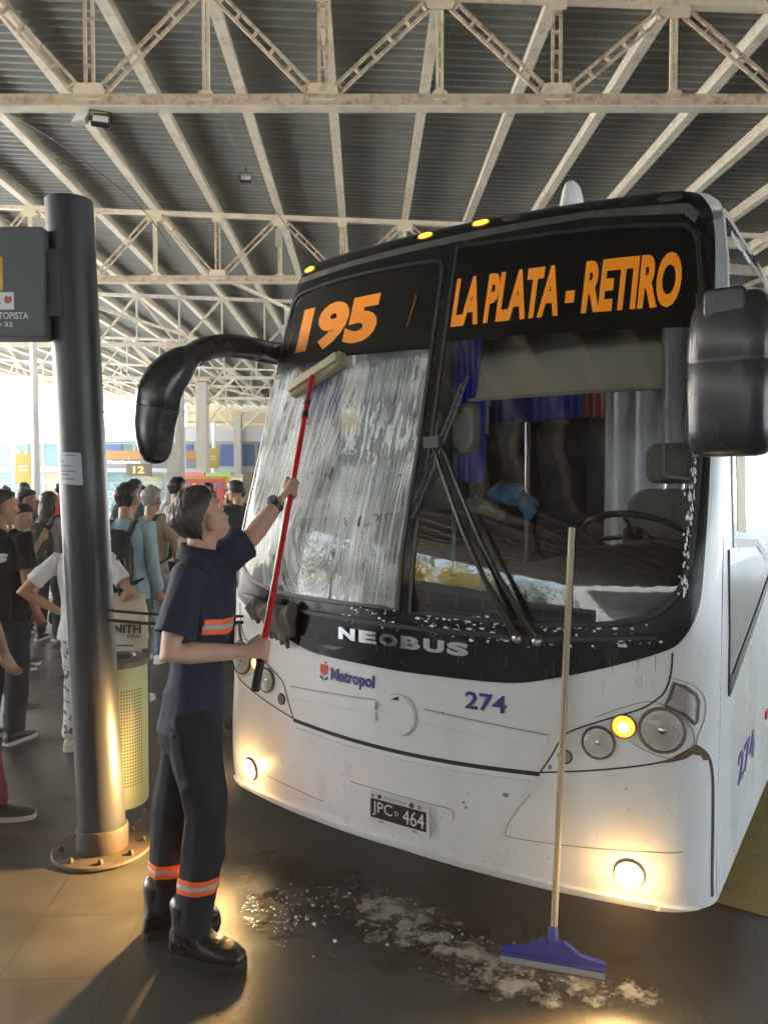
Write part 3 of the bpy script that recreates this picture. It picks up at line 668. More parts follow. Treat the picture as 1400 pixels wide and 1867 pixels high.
# --- inside the cab
indark = M('dark cab lining', (.010, .013, .024), .8, var=.2)
mb = MB()
mb.box((0, 4.2, .95), (2.14, 7.6, .05)); mb.box((0, 2.6, 1.9), (2.1, .04, 1.9)); mb.box((-1.09, 2.6, 1.25), (.03, 4, .6)); mb.box((1.09, 2.6, 1.25), (.03, 4, .6)); mb.box((0, 1.9, 2.86), (2.0, 2.6, .03))
mb.build('cab_lining', indark, BUS)
dash_out = [(.10, 1.20), (.3, 1.24), (.55, 1.30), (.75, 1.36), (.86, 1.34), (.92, 1.2), (.95, 1.0), (.12, 1.0)]
vs = []; fs = []; xs_ = [-1.06, -.8, -.4, 0, .25, .5, .75, .95, 1.06]
for x in xs_:
    hump = .14 * math.exp(-((x - .72) / .30) ** 2) - .05 * (1 if x < .1 else 0)
    for (y, z) in dash_out: vs.append(V((x, y + .12 * x * x, z + hump * max(0, (z - 1.0) / .36))))
m = len(dash_out)
for i in range(len(xs_) - 1):
    for k in range(m): fs.append((i * m + k, i * m + (k + 1) % m, (i + 1) * m + (k + 1) % m, (i + 1) * m + k))
fs += [tuple(range(m)), tuple(range((len(xs_) - 1) * m, len(xs_) * m))]
MB().add(vs, fs).build('dashboard', M('dash plastic', (.014, .015, .017), .6, var=.2), BUS, 60)
# steering wheel
R_ = Matrix.Rotation(radians(-28), 3, 'X'); c_ = V((.66, .95, 1.50))
ring_ = [c_ + R_ @ V((.235 * cos(2 * pi * k / 40), .235 * sin(2 * pi * k / 40), 0)) for k in range(41)]
mb = MB().tube(ring_, .016, 8, False)
for a in (.3, 2.84, 4.71): mb.tube([c_, c_ + R_ @ V((.23 * cos(a), .23 * sin(a), 0))], .013, 6)
mb.lathe([(.06, -.03), (.06, .02), (.03, .03)], c_, 16, R_); mb.tube([c_, c_ + V((0, -.12, -.35))], .03, 8)
mb.build('steering_wheel', rubber, BUS)
# driver's seat
seatm = M('charcoal seat cloth', (.15, .15, .16), .9, var=.25, vs=40, bump=.1, bs=200)
def cushion(x0, z0, x1, z1, y0, y1, mat, name, par, r=.07, tilt=0):
    mb = MB(); o = rrect(x0, z0, x1, z1, r, 6); n = len(o); cx = (x0 + x1) / 2; cz = (z0 + z1) / 2; vs = []; fs = []
    lay = [(y0, .80), (y0 + .02, .93), (y0 + .05, 1.0), (y1 - .04, 1.0), (y1, .88)]
    for y, k in lay:
        for (x, z) in o: vs.append(V((cx + (x - cx) * k, y + (z - cz) * tilt, cz + (z - cz) * k)))
    for i in range(len(lay) - 1):
        for k in range(n): fs.append((i * n + k, i * n + (k + 1) % n, (i + 1) * n + (k + 1) % n, (i + 1) * n + k))
    fs += [tuple(range(n))[::-1], tuple(range((len(lay) - 1) * n, len(lay) * n))]
    return mb.add(vs, fs).build(name, mat, par, 50)
seat = cushion(.52, 1.05, .99, 1.72, 1.22, 1.36, seatm, 'driver_seat', BUS, .11, .12)
cushion(.61, 1.745, .875, 1.95, 1.25, 1.35, seatm, 'headrest', seat, .06, .1)
cushion(.50, .98, 1.0, 1.10, .85, 1.3, seatm, 'seat_cushion', seat, .04)
for x in (.70, .79): MB().tube([(x, 1.31, 1.68), (x, 1.31, 1.80)], .01, 6).build('headrest_post', chrome, seat)
# curtains: hanging cloth with real folds
def curtain(name, x0, x1, z0, z1, y, amp, per, mat, par=BUS, dx=0):
    n = 60; vs = []; fs = []; rows = 8
    for j in range(rows + 1):
        z = z0 + (z1 - z0) * j / rows
        for i in range(n + 1):
            t = i / n; x = x0 + (x1 - x0) * t + dx * (1 - j / rows)
            vs.append(V((x, y + amp * sin(2 * pi * t * per + .7 * sin(5 * t)) + .012 * noise.noise(V((x * 5, z * 2, 1))), z)))
    for j in range(rows):
        for i in range(n): k = j * (n + 1) + i; fs.append((k, k + 1, k + n + 2, k + n + 1))
    me = bpy.data.meshes.new(name); me.from_pydata([tuple(v) for v in vs], [], fs); o = link(name, me, mat, par, 180)
    sd = o.modifiers.new('t', 'SOLIDIFY'); sd.thickness = .003; return o
curtain('blue_curtain', -.80, -.55, 1.75, 2.75, 1.85, .025, 6, M('royal blue cloth', (.04, .08, .80), .8, var=.2, vs=10))
curtain('blue_curtain', -.70, .12, 2.16, 2.75, 2.1, .02, 14, MATS['royal blue cloth'])
curtain('red_curtain', .02, .16, 2.16, 2.75, 2.06, .015, 3, M('red cloth', (.5, .06, .08), .8))
curtain('grey_curtain', .30, .80, 1.25, 2.75, 1.62, .022, 4, M('pale blue grey cloth', (.78, .80, .86), .85, var=.15, vs=6))
# row of passenger seat backs at the far end of the cab
for x in (-.62, -.2, .12):
    cushion(x - .21, 1.2, x + .21, 2.20, 2.3, 2.45, M('navy seat cloth', (.02, .025, .06), .9), 'passenger_seat', BUS, .12)
MB().tube([(-.12, 1.5, .98), (-.12, 1.5, 1.9), (-.10, 1.45, 2.1)], .016, 8).build('grab_pole', M('pole chrome grey', (.25, .25, .26), .3, metal=.8), BUS)
MB().tube([(-.10, .55, 1.3), (-.06, .50, 1.9), (-.02, .48, 2.0), (.10, .5, 1.98), (.10, .5, 2.2)], .012, 8).build('grab_pole', M('teal tube', (.05, .30, .40), .4), BUS)
# inner mirror plate
cushion(.02, 1.88, .14, 2.10, .30, .36, M('pale grey plastic', (.32, .34, .34), .5), 'inner_mirror', BUS, .03)
# roller blind and cord
vs = []; bl = MB()
blm = M('beige blind cloth', (.66, .60, .46), .8, var=.12, vs=5, bump=.05, bs=8)
def blindsurf(x, z): return V((x, .48 + .13 * (x - .46) ** 2 * 1.2 - .15 * (2.3 - z), z)), V((0, -1, 0))
bo = mapped('roller_blind', flat([(.05, 2.125), (.88, 2.142), (.855, 2.60), (.10, 2.60)]), blindsurf, blm, BUS, 0, .003, (frange(0, 1, .1), frange(2, 2.7, .1)))
MB().tube([(x, .465 + .156 * (x - .46) ** 2 - .15 * .17, 2.13) for x in (.03, .2, .4, .6, .9)], .008, 8).build('blind_rod', M('ivory rod', (.5, .48, .4), .5), bo)
MB().tube([(.90, .44, 2.30), (.908, .42, 1.80), (.915, .42, 1.775), (1.0, .45, 1.765)], .005, 6).build('blind_cord', M('pale cord', (.55, .55, .5), .5), bo)

# ================================================================ SETTING
def floor_mat():
    m = bpy.data.materials.new('dark platform tiles'); m.use_nodes = True; nt = m.node_tree; L = nt.links; b = nt.nodes['Principled BSDF']
    tc = _n(nt, 'ShaderNodeTexCoord'); br = _n(nt, 'ShaderNodeTexBrick', offset=0.0, squash=1.0)
    mp = _n(nt, 'ShaderNodeMapping'); mp.inputs['Rotation'].default_value = (0, 0, radians(-3)); mp.inputs['Location'].default_value = (.02, .1, 0)
    L.new(tc.outputs['Object'], mp.inputs[0]); L.new(mp.outputs[0], br.inputs[0])
    br.inputs['Scale'].default_value = 1; br.inputs['Brick Width'].default_value = .40; br.inputs['Row Height'].default_value = .40
    br.inputs['Mortar Size'].default_value = .0028; br.inputs['Mortar Smooth'].default_value = .3; br.inputs['Bias'].default_value = 0
    br.inputs['Color1'].default_value = (.034, .034, .032, 1); br.inputs['Color2'].default_value = (.041, .041, .038, 1); br.inputs['Mortar'].default_value = (.014, .014, .013, 1)
    n1 = _n(nt, 'ShaderNodeTexNoise', Scale=1.3, Detail=7.0, Roughness=.65); L.new(tc.outputs['Object'], n1.inputs[0])
    n2 = _n(nt, 'ShaderNodeTexNoise', Scale=230.0, Detail=2.0); L.new(tc.outputs['Object'], n2.inputs[0])
    a = _n(nt, 'ShaderNodeMix', data_type='RGBA', blend_type='MULTIPLY'); a.inputs[0].default_value = 1
    r = _n(nt, 'ShaderNodeMapRange'); r.inputs[1].default_value = .3; r.inputs[2].default_value = .7; r.inputs[3].default_value = .62; r.inputs[4].default_value = 1.3
    L.new(n1.outputs[0], r.inputs[0]); L.new(br.outputs[0], a.inputs[6]); L.new(r.outputs[0], a.inputs[7])
    a2 = _n(nt, 'ShaderNodeMix', data_type='RGBA', blend_type='MULTIPLY'); a2.inputs[0].default_value = 1
    r2 = _n(nt, 'ShaderNodeMapRange'); r2.inputs[1].default_value = .35; r2.inputs[2].default_value = .65; r2.inputs[3].default_value = .6; r2.inputs[4].default_value = 1.4
    L.new(n2.outputs[0], r2.inputs[0]); L.new(a.outputs[2], a2.inputs[6]); L.new(r2.outputs[0], a2.inputs[7]); L.new(a2.outputs[2], b.inputs['Base Color'])
    rr = _n(nt, 'ShaderNodeMapRange'); rr.inputs[1].default_value = .35; rr.inputs[2].default_value = .7; rr.inputs[3].default_value = .24; rr.inputs[4].default_value = .52
    L.new(n1.outputs[0], rr.inputs[0]); L.new(rr.outputs[0], b.inputs['Roughness'])
    bp_ = _n(nt, 'ShaderNodeBump', Strength=.25, Distance=.004); L.new(n2.outputs[0], bp_.inputs['Height']); L.new(bp_.outputs[0], b.inputs['Normal'])
    return m
def sheet(name, x0, y0, x1, y1, z, mat, kind='structure', th=None):
    mb = MB(); mb.add([(x0, y0, z), (x1, y0, z), (x1, y1, z), (x0, y1, z)], [(0, 1, 2, 3)]); o = mb.build(name, mat); o['kind'] = kind; return o
sheet('ground', -600, -600, 600, 900, -.004, M('sunlit concrete yard', (.47, .475, .48), .8, var=.2, vs=.3, bump=.1, bs=8))
sheet('platform_floor', -24, -40, 34, 66, 0, floor_mat())
sheet('bounce_lane', -24.5, -40, -13.5, 66, .004, M('pale bounce concrete', (.41, .425, .44), .75, var=.15, vs=.8, bump=.1, bs=20))  # pale strip added to bounce sunlight up onto roof and coach
ych = M('worn yellow road paint', (.33, .22, .045), .6, var=.25, vs=6, dirt=(.10, .08, .05), ds=5, dt=.55, dw=.15, bump=.1, bs=60)
ex, ey, MBUS = V((.8347, -.5507, 0)), V((.5507, .8347, 0)), V((.1128, 3.183, 0))
mb = MB(); q = [MBUS + ex * a + ey * b + V((0, 0, .004)) for a, b in ((.7, .66), (5, .60), (5, 14), (.7, 14))]
mb.add(q, [(0, 1, 2, 3)]); mb.build('yellow_paint_zone', ych)['kind'] = 'structure'

# --- wet film and suds on the floor in front of the bus
def wet_mat():
    m = bpy.data.materials.new('water film'); m.use_nodes = True; nt = m.node_tree; L = nt.links
    nt.nodes.remove(nt.nodes['Principled BSDF']); o = nt.nodes['Material Output']
    tr = _n(nt, 'ShaderNodeBsdfTransparent'); tr.inputs[0].default_value = (.95, .94, .93, 1)
    tr2 = _n(nt, 'ShaderNodeBsdfTransparent')
    gl = _n(nt, 'ShaderNodeBsdfGlossy'); gl.inputs['Roughness'].default_value = .07
    tc = _n(nt, 'ShaderNodeTexCoord'); n = _n(nt, 'ShaderNodeTexNoise', Scale=60.0, Detail=3.0); L.new(tc.outputs['Object'], n.inputs[0])
    bp_ = _n(nt, 'ShaderNodeBump', Strength=.35, Distance=.004); L.new(n.outputs[0], bp_.inputs['Height'])
    fr = _n(nt, 'ShaderNodeFresnel', IOR=1.33); L.new(bp_.outputs[0], fr.inputs['Normal']); L.new(bp_.outputs[0], gl.inputs['Normal'])
    mx = _n(nt, 'ShaderNodeMixShader'); L.new(fr.outputs[0], mx.inputs[0]); L.new(tr.outputs[0], mx.inputs[1]); L.new(gl.outputs[0], mx.inputs[2])
    # patchy, uneven edge
    n2 = _n(nt, 'ShaderNodeTexNoise', Scale=9.0, Detail=9.0, Roughness=.75); L.new(tc.outputs['Object'], n2.inputs[0])
    r = _n(nt, 'ShaderNodeMapRange'); r.inputs[1].default_value = .49; r.inputs[2].default_value = .56; L.new(n2.outputs[0], r.inputs[0])
    mx2 = _n(nt, 'ShaderNodeMixShader'); L.new(r.outputs[0], mx2.inputs[0]); L.new(tr2.outputs[0], mx2.inputs[1]); L.new(mx.outputs[0], mx2.inputs[2])
    L.new(mx2.outputs[0], o.inputs[0]); return m
pud = [(-.60, 3.45), (-.58, 3.15), (-.52, 2.92), (-.36, 2.86), (-.2, 2.78), (.0, 2.70), (.25, 2.62), (.5, 2.52), (.8, 2.48), (1.0, 2.55), (.95, 2.68), (.6, 2.85), (.3, 3.0), (.0, 3.12), (-.25, 3.25), (-.45, 3.5)]
pud = [(p.x + .03 * noise.noise(V((p.x * 9, p.y * 9, 0))), p.y + .03 * noise.noise(V((p.x * 9, p.y * 9, 5)))) for p in spline([(a, b, 0) for a, b in pud], True, 8)]
po = mapped('wet_patch', flat(pud), lambda x, y: (V((x, y, .004)), V((0, 0, 1))), wet_mat()); po['kind'] = 'structure'
def suds_mat():
    m = bpy.data.materials.new('thin floor suds'); m.use_nodes = True; nt = m.node_tree; L = nt.links; b = nt.nodes['Principled BSDF']
    b.inputs['Base Color'].default_value = (.66, .65, .62, 1); b.inputs['Roughness'].default_value = .35
    uv = _n(nt, 'ShaderNodeUVMap'); tc = _n(nt, 'ShaderNodeTexCoord')
    def N(sc, det=4, r=.6):
        n = _n(nt, 'ShaderNodeTexNoise', Scale=sc, Detail=det, Roughness=r); L.new(tc.outputs['Object'], n.inputs[0]); return n.outputs[0]
    def m2(op, a, b_):
        n = _n(nt, 'ShaderNodeMath', operation=op)
        for i, x in enumerate((a, b_)):
            if isinstance(x, (int, float)): n.inputs[i].default_value = x
            else: L.new(x, n.inputs[i])
        return n.outputs[0]
    def ramp(x, lo, hi):
        r = _n(nt, 'ShaderNodeMapRange'); L.new(x, r.inputs[0]); r.inputs[1].default_value = lo; r.inputs[2].default_value = hi; return r.outputs[0]
    ln = _n(nt, 'ShaderNodeVectorMath', operation='LENGTH'); L.new(uv.outputs[0], ln.inputs[0])
    body_ = m2('ADD', m2('SUBTRACT', .78, ln.outputs['Value']), m2('MULTIPLY', m2('SUBTRACT', N(11, 8, .72), .5), 4.2))
    patch = ramp(body_, .20, .75)
    vo = _n(nt, 'ShaderNodeTexVoronoi', Scale=210.0); L.new(tc.outputs['Object'], vo.inputs[0])
    cells = ramp(vo.outputs['Distance'], .0, .6)
    vo2 = _n(nt, 'ShaderNodeTexVoronoi', Scale=42.0); L.new(tc.outputs['Object'], vo2.inputs[0])
    spots = m2('MULTIPLY', ramp(m2('SUBTRACT', .27, vo2.outputs['Distance']), .0, .04), ramp(m2('ADD', m2('SUBTRACT', 1.0, ln.outputs['Value']), m2('SUBTRACT', N(30, 2), .5)), .05, .25))
    vo3 = _n(nt, 'ShaderNodeTexVoronoi', Scale=26.0); L.new(tc.outputs['Object'], vo3.inputs[0])
    open_ = ramp(vo3.outputs['Distance'], .14, .22)      # popped holes
    thick = m2('ADD', .34, m2('MULTIPLY', cells, .20))
    al = m2('MULTIPLY', m2('MULTIPLY', patch, thick), m2('ADD', .35, m2('MULTIPLY', open_, .65)))
    al = m2('MAXIMUM', al, m2('MULTIPLY', spots, .16))
    L.new(al, b.inputs['Alpha'])
    bp_ = _n(nt, 'ShaderNodeBump', Strength=.12, Distance=.004); L.new(vo.outputs['Distance'], bp_.inputs['Height']); L.new(bp_.outputs[0], b.inputs['Normal'])
    return m
sm_ = suds_mat()
for i, (cx, cyy, rx, ry, rz) in enumerate(((.13, 2.88, .30, .13, -.42), (.36, 2.77, .30, .12, -.38), (.68, 2.60, .26, .11, -.25), (.02, 3.06, .42, .16, -.5), (.86, 2.56, .13, .09, -.2), (.42, 2.60, .34, .10, -.3))):
    k = 40; ring = [(cos(2 * pi * j / k), sin(2 * pi * j / k)) for j in range(k)]; z_ = .0052 + .0006 * i
    o = mapped('floor_suds', flat(ring), lambda x, y, cx=cx, cyy=cyy, rx=rx, ry=ry, rz=rz, z_=z_: (V((cx + x * rx * cos(rz) - y * ry * sin(rz), cyy + x * rx * sin(rz) + y * ry * cos(rz), z_)), V((0, 0, 1))), sm_, None, 0, 0, (frange(-1, 1, .25), frange(-1, 1, .25)))
    o['kind'] = 'stuff'
mb = MB()
random.seed(11)
for i in range(170):
    x = random.choice([random.gauss(-.40, .07), random.gauss(-.40, .07), random.uniform(-.55, .9)]); y = 2.95 - .38 * x + random.gauss(0, .10) - (.05 if x < -.3 else 0); r = random.uniform(.002, .010) ** 1.0 * (1 if i < 40 else .5)
    mb.lathe([(r, 0), (r * .92, r * .4), (r * .7, r * .75), (r * .35, r * .94), (.0005, r)], (x, y, .0045), 9)
mb.build('floor_bubbles', glass('bubble skin', (.9, .9, .9), 1.6, .02, 2.0), None, 60)['kind'] = 'stuff'

# ================================================================ CANOPY
steel = M('cream steel, rust stained', (.72, .62, .44), .6, var=.22, vs=3, dirt=(.36, .24, .14), ds=7, dt=.54, dw=.22, bump=.05)
rusty = M('rusty cream steel', (.58, .47, .33), .7, var=.3, vs=5, dirt=(.30, .18, .09), ds=9, dt=.47, dw=.22, bump=.08)
clean = M('cream painted beam', (.72, .64, .48), .6, var=.2, vs=2, dirt=(.42, .33, .22), ds=6, dt=.52, dw=.25)
sheetm = M('grey corrugated sheet', (.215, .222, .198), .5, var=.3, vs=.6, dirt=(.27, .26, .24), ds=3, dt=.58, dw=.2, spec=.4, stretch=(1, 3, 1))
CAN = empty('platform_canopy', (0, 9, 0), 0, 'station canopy of cream lattice trusses and purlins under dark corrugated sheets', 'canopy')
def zt(x): return 7.33 - .0375 * (x - 1.93)
BOT = 6.05; YB = -34; YE = 62.5; XL = -22.0; XR = 25.0
YO = 9
# corrugated sheet, ridges across
vs = []; fs = []
y = YB; k = 0
while y < YE:
    for dy, dz in ((0, 0), (.045, .05), (.095, .05), (.14, 0)):
        for x in (XL, XR): vs.append(V((x, y + dy - YO, zt(x) + .24 + dz)))
    y += .19
for i in range(len(vs) // 2 - 1): fs.append((2 * i, 2 * i + 1, 2 * i + 3, 2 * i + 2))
ro = MB().add(vs, fs).build('roof_sheet', sheetm, CAN, 10)
# purlins
xs_ = [-.70 + 1.34 * k for k in range(-15, 19)]
pm = None
for i, x in enumerate(xs_):
    if pm is None:
        mb = MB(); z = 0
        a = V((0, YB - YO + .05, 0)); b = V((-.025 * (YE - YB), YE - YO - .05, 0))
        mb.bar(a + V((0, 0, .105)), b + V((0, 0, .105)), .07, .20); mb.bar(a + V((0, 0, -.004)), b + V((0, 0, -.004)), .15, .02)
        po_ = mb.build('purlin', clean, CAN); pm = po_.data
    else:
        po_ = bpy.data.objects.new('purlin', pm); C.objects.link(po_); po_.parent = CAN
    po_.location = (x + .025 * (9 - YB), 0, zt(x) + .02)
# trusses
def lattice(a, b, wd, tabs, mb=None, ax='y'):
    """two rails with batten tabs between"""
    mb = mb or MB(); a = V(a); b = V(b); d = (b - a).normalized(); s = V((d.z, 0, -d.x)) * wd / 2
    for sg in (1, -1): mb.bar(a + s * sg, b + s * sg, .036, .028, V((0, 1, 0)))
    for i in range(tabs):
        t = (i + .5) / tabs; p = a + (b - a) * t; mb.bar(p - s * 1.3, p + s * 1.3, .02, .06, V((0, 1, 0)))
    return mb
NX = [-.70 + 1.34 * k for k in range(-15, 18)]
def truss(Y, detail, first=None):
    dx = .025 * (9 - Y)
    if first is not None:
        t = copy_tree(first, CAN); t.location = (dx, Y - YO, 0); return t
    x0, x1 = NX[0] - .2, NX[-1] + .2
    up = lambda x: zt(x) - .045
    if detail:
        t = bpy.data.objects.new('truss', None); C.objects.link(t); t.parent = CAN
        MB().bar((x0, 0, BOT + .055), (x1, 0, BOT + .055), .10, .085).bar((x0, -.045, BOT + .12), (x1, -.045, BOT + .12), .02, .05).build('bottom_chord', rusty, t)
        MB().bar((x0, 0, BOT), (x1, 0, BOT), .15, .02).build('chord_plate', clean, t)
        MB().bar((x0, 0, up(x0)), (x1, 0, up(x1)), .12, .08).build('top_chord', steel, t)
        for i, x in enumerate(NX):
            big = i % 2 == 1
            if detail > 1 and not (-9 < x < 6): continue
            lattice((x, 0, BOT + .1), (x, 0, up(x) - .05), .09 if big else .05, 5).build('vertical', rusty if big else steel, t)
            g = rrect(x - .17, BOT + .07, x + .17, BOT + .27, .06, 3) if big else rrect(x - .085, BOT + .07, x + .085, BOT + .19, .04, 3)
            MB().prism(g, -.052, .052).build('gusset', steel, t)
            g = rrect(x - .10, up(x) - .16, x + .10, up(x) - .02, .04, 3) if big else rrect(x - .16, up(x) - .20, x + .16, up(x) - .02, .06, 3)
            MB().prism(g, -.07, -.062).build('gusset', steel, t)
            for d in (-1, 1):
                if big and 0 <= i + d < len(NX): lattice((x + d * .10, 0, BOT + .16), (NX[i + d] - d * .08, 0, up(NX[i + d]) - .06), .10, 6).build('diagonal', rusty, t)
        if detail > 1:   # the members beyond the frame, as one part
            mb = MB()
            for i, x in enumerate(NX):
                if -9 < x < 6: continue
                mb.bar((x, 0, BOT), (x, 0, up(x)), .06, .06, (0, 1, 0))
                for d in (-1, 1):
                    if i % 2 == 1 and 0 <= i + d < len(NX): mb.bar((x, 0, BOT + .1), (NX[i + d], 0, up(NX[i + d])), .08, .08, (0, 1, 0))
            mb.build('outer_bracing', steel, t)['kind'] = 'stuff'
    else:
        mb = MB().bar((x0, 0, BOT + .05), (x1, 0, BOT + .05), .16, .12).bar((x0, 0, up(x0)), (x1, 0, up(x1)), .12, .09)
        for i, x in enumerate(NX):
            mb.bar((x, 0, BOT), (x, 0, up(x)), .05, .05, (0, 1, 0))
            for d in (-1, 1):
                if i % 2 == 1 and 0 <= i + d < len(NX): mb.bar((x + .1 * d, 0, BOT + .1), (NX[i + d], 0, up(NX[i + d])), .065, .065, (0, 1, 0))
        t = mb.build('truss', M('toned down cream steel', (.52, .48, .39), .65, var=.25, vs=3, dirt=(.30, .21, .13), ds=6, dt=.52, dw=.22), CAN)  # steel greyed in its colour to tone down the bright far trusses
    t.location = (dx, Y - YO, 0); return t
truss(9, 2); truss(16.7, 2)
far = truss(24.4, 0)
for Y in (32.1, 39.8, 47.5, 55.2, 1.3, -6.4, -14.1): truss(Y, 0, far)
# wind braces lying between the bottom chords
for (x0, y0, x1, y1) in ((-8.1, 16.7, -5.4, 24.4), (-5.4, 24.4, -8.1, 32.1), (-3.4, 16.7, -.7, 24.4), (-8.8, 32.1, -6.2, 39.8)):
    MB().bar((x0, y0 - YO, BOT + .08), (x1, y1 - YO, BOT + .08), .07, .07).build('wind_brace', steel, CAN)
# fascia along the open left eave and the far end
MB().bar((XL, YB - YO, zt(XL) + .1), (XL, YE - YO, zt(XL) + .1), .08, .5).build('eave_beam', clean, CAN)
# floodlights and a conduit hanging from the steel
def flood(x, y, z, ry, lab, col='black'):
    r = empty('floodlight', (x, y, z), ry, lab, 'floodlight', 'floodlights under the canopy')
    bk = M('floodlight black', (.02, .02, .022), .5) if col == 'black' else M('floodlight grey', (.35, .34, .3), .5)
    R_ = Matrix.Rotation(radians(-35), 3, 'X')
    MB().box((0, 0, 0), (.21, .06, .15), R=R_).build('housing', bk, r, bevel=.01)
    MB().box(R_ @ V((0, -.034, 0)), (.17, .006, .11), R=R_).build('lens', M('floodlight lens', (.75, .75, .7), .3), r)
    MB().tube([(-.12, 0, 0), (-.12, 0, .12), (.12, 0, .12), (.12, 0, 0)], .01, 6).tube([(0, 0, .12), (0, 0, .26)], .012, 6).build('bracket', bk, r)
def at(u, v, Y):   # a picture position at distance Y, used to note down surveyed points
    p = V(((u - 700) / 1400, 0, 0)) + V((0, cos(radians(2.189)), -sin(radians(2.189)))) - V((0, sin(radians(2.189)), cos(radians(2.189)))) * ((v - 933.5) / 1400)
    return V((0, 0, 1.75)) + p * (Y / p.y)
flood(-3.27, 9.03, 5.92, .3, 'black floodlight hung under the nearest truss chord')
flood(-3.50, 9.05, 5.95, -.3, 'grey floodlight beside a black one under the nearest chord', 'grey')
flood(-2.46, 13.9, 7.16, .1, 'black floodlight clamped to a purlin past the nearest truss')
def cable(pts, r, name, lab):
    o = MB().tube(spline(pts, k=6), r, 5).build(name, rubber); tag(o, lab, 'cable'); return o
cable([(-6.5, 9.3, 7.3), (-5.2, 12, 7.1), (-4.6, 14.5, 6.95), (-4.4, 16.1, 6.6)], .012, 'cable', 'thin black cable sagging under the roof towards the second truss')
cable([(-2.2, 9.1, 7.0), (-2.15, 11.5, 6.6), (-1.6, 16.1, 6.5)], .008, 'cable', 'thin wire hanging from the nearest truss to the second one')
jb = MB().box((-2.17, 16.05, 6.8), (.14, .1, .34)).tube([(-2.17, 16.05, 6.64), (-2.17, 16.05, 6.3)], .02, 6).build('junction_box', M('beige box', (.45, .40, .30), .6), None, bevel=.01); tag(jb, 'beige junction box on a vertical of the second truss', 'junction box')
bw_ = MB().box((1, YB - 1.2, 4.2), (50, .6, 8.4)).build('backdrop_wall', M('grey backdrop wall', (.30, .305, .31), .8, var=.2, vs=.4), None); tag(bw_, 'plain grey backdrop wall added unseen behind the viewer to darken the pane reflections', 'wall')  # added behind the camera to block the bright opening from the panes
# concrete columns
conc = M('pale concrete column', (.42, .39, .34), .8, var=.15, vs=3, bump=.1, bs=30, dirt=(.28, .26, .22), ds=4, dt=.56, dw=.2)
for X, Y, lab in ((-6.6, 24.4, 'pale concrete column just right of the hanging bus mirror'), (-7.55, 32.1, 'pale concrete column behind the red and yellow kiosk'), (-9.0, 47.5, 'farthest pale concrete column left of the bus windscreen')):
    o = empty('concrete_column', (X, Y, 0), 0, lab, 'column', 'concrete columns carrying the canopy')
    MB().box((0, 0, BOT / 2 - .06), (.44, .5, BOT - .13)).build('shaft', conc, o, bevel=.02)
    MB().box((0, 0, BOT - .06), (.6, .6, .10)).build('bearing_plate', rusty, o)
    for d in (-1, 1): MB().bar((d * .22, 0, 5.0), (d * 1.3, 0, BOT), .10, .10, (0, 1, 0)).build('knee_brace', steel, o)
wpost = M('white painted post', (.70, .70, .68), .4, var=.05)
for X, Y, r, h, lab in ((-9.05, 20, .10, 8.0, 'tall white post beyond the sign box, nearest the left edge'), (-9.4, 36, .13, 7.6, 'white post between the hanging mirror and the concrete column'), (-9.7, 44, .15, 5.2, 'white post carrying a yellow plate behind the kiosk')):
    o = MB().lathe([(r * 1.5, 0), (r * 1.5, .03), (r, .06), (r, h * .55), (r * .8, h * .58), (r * .8, h)], (X, Y, 0), 16).build('white_post', wpost); tag(o, lab, 'post', 'white posts along the concourse')
yel = M('yellow sign face', (.42, .30, .04), .5, var=.05)
for p, lab in (((-13.4, 28.6, 2.26), 'yellow platform plate near the left edge, in front of the glazing'), ((-9.7, 43.8, 3.15), 'yellow plate hung on the white post above the kiosk')):
    o = empty('platform_plate', p, 0, lab, 'sign'); sc_ = 1.0
    MB().box((0, 0, 0), (.62, .08, 1.15)).build('panel', yel, o, bevel=.02)
    MB().box((0, -.045, .1), (.30, .008, .06)).box((0, -.045, -.05), (.36, .008, .05)).build('print', wpost, o)
    if p[1] < 30: MB().lathe([(.05, -2.26), (.05, -.5)], (0, .03, 0), 10).build('stem', wpost, o)

# ================================================================ BACKGROUND BUILDINGS
ST = empty('station_hall', (-18.5, 48, 0), 0, 'low glazed station hall with white frames behind the crowd', 'building')
wf = M('white window frame', (.38, .39, .40), .5, var=.04); gpan = M('green glazing', (.09, .17, .14), .12, var=.4, vs=.7, coat=.3); tpan = M('teal glazing', (.07, .18, .20), .12, var=.4, vs=.8); ban = M('blue banner', (.035, .10, .26), .5, var=.5, vs=.8)
creamw = M('cream wall', (.34, .28, .17), .7, var=.1)
MB().box((0, 3.1, 2.6), (28, 6, 5.2)).build('wall', creamw, ST)
MB().box((0, -.12, 4.75), (28.3, .5, .95)).build('fascia', M('white fascia', (.42, .42, .42), .6, var=.06), ST, bevel=.03)
MB().box((0, -.05, 2.55), (28, .3, .28)).build('floor_band', wf, ST)
for i in range(15):
    x = -13.2 + 1.9 * i
    win = MB().box((x - .92, .02, 3.45), (.09, .12, 1.6)).box((x + .92, .02, 3.45), (.09, .12, 1.6)).box((x, .02, 4.2), (1.75, .12, .09)).box((x, .02, 2.74), (1.75, .12, .09)).build('window', wf, ST)
    MB().box((x, .045, 3.47), (1.76, .04, 1.40)).build('pane', gpan if i % 4 != 2 else tpan, win)
    win = MB().box((x - .92, .02, 1.2), (.09, .12, 2.4)).box((x + .92, .02, 1.2), (.09, .12, 2.4)).box((x, .02, 1.75), (1.75, .12, .08)).box((x, .02, .9), (1.75, .12, .06)).build('window', wf, ST)
    MB().box((x, .045, 1.2), (1.76, .04, 2.36)).build('pane', tpan if i % 3 else M('cream door', (.34, .27, .14), .6), win)
lm = M('banner lettering', (.85, .87, .88), .5)
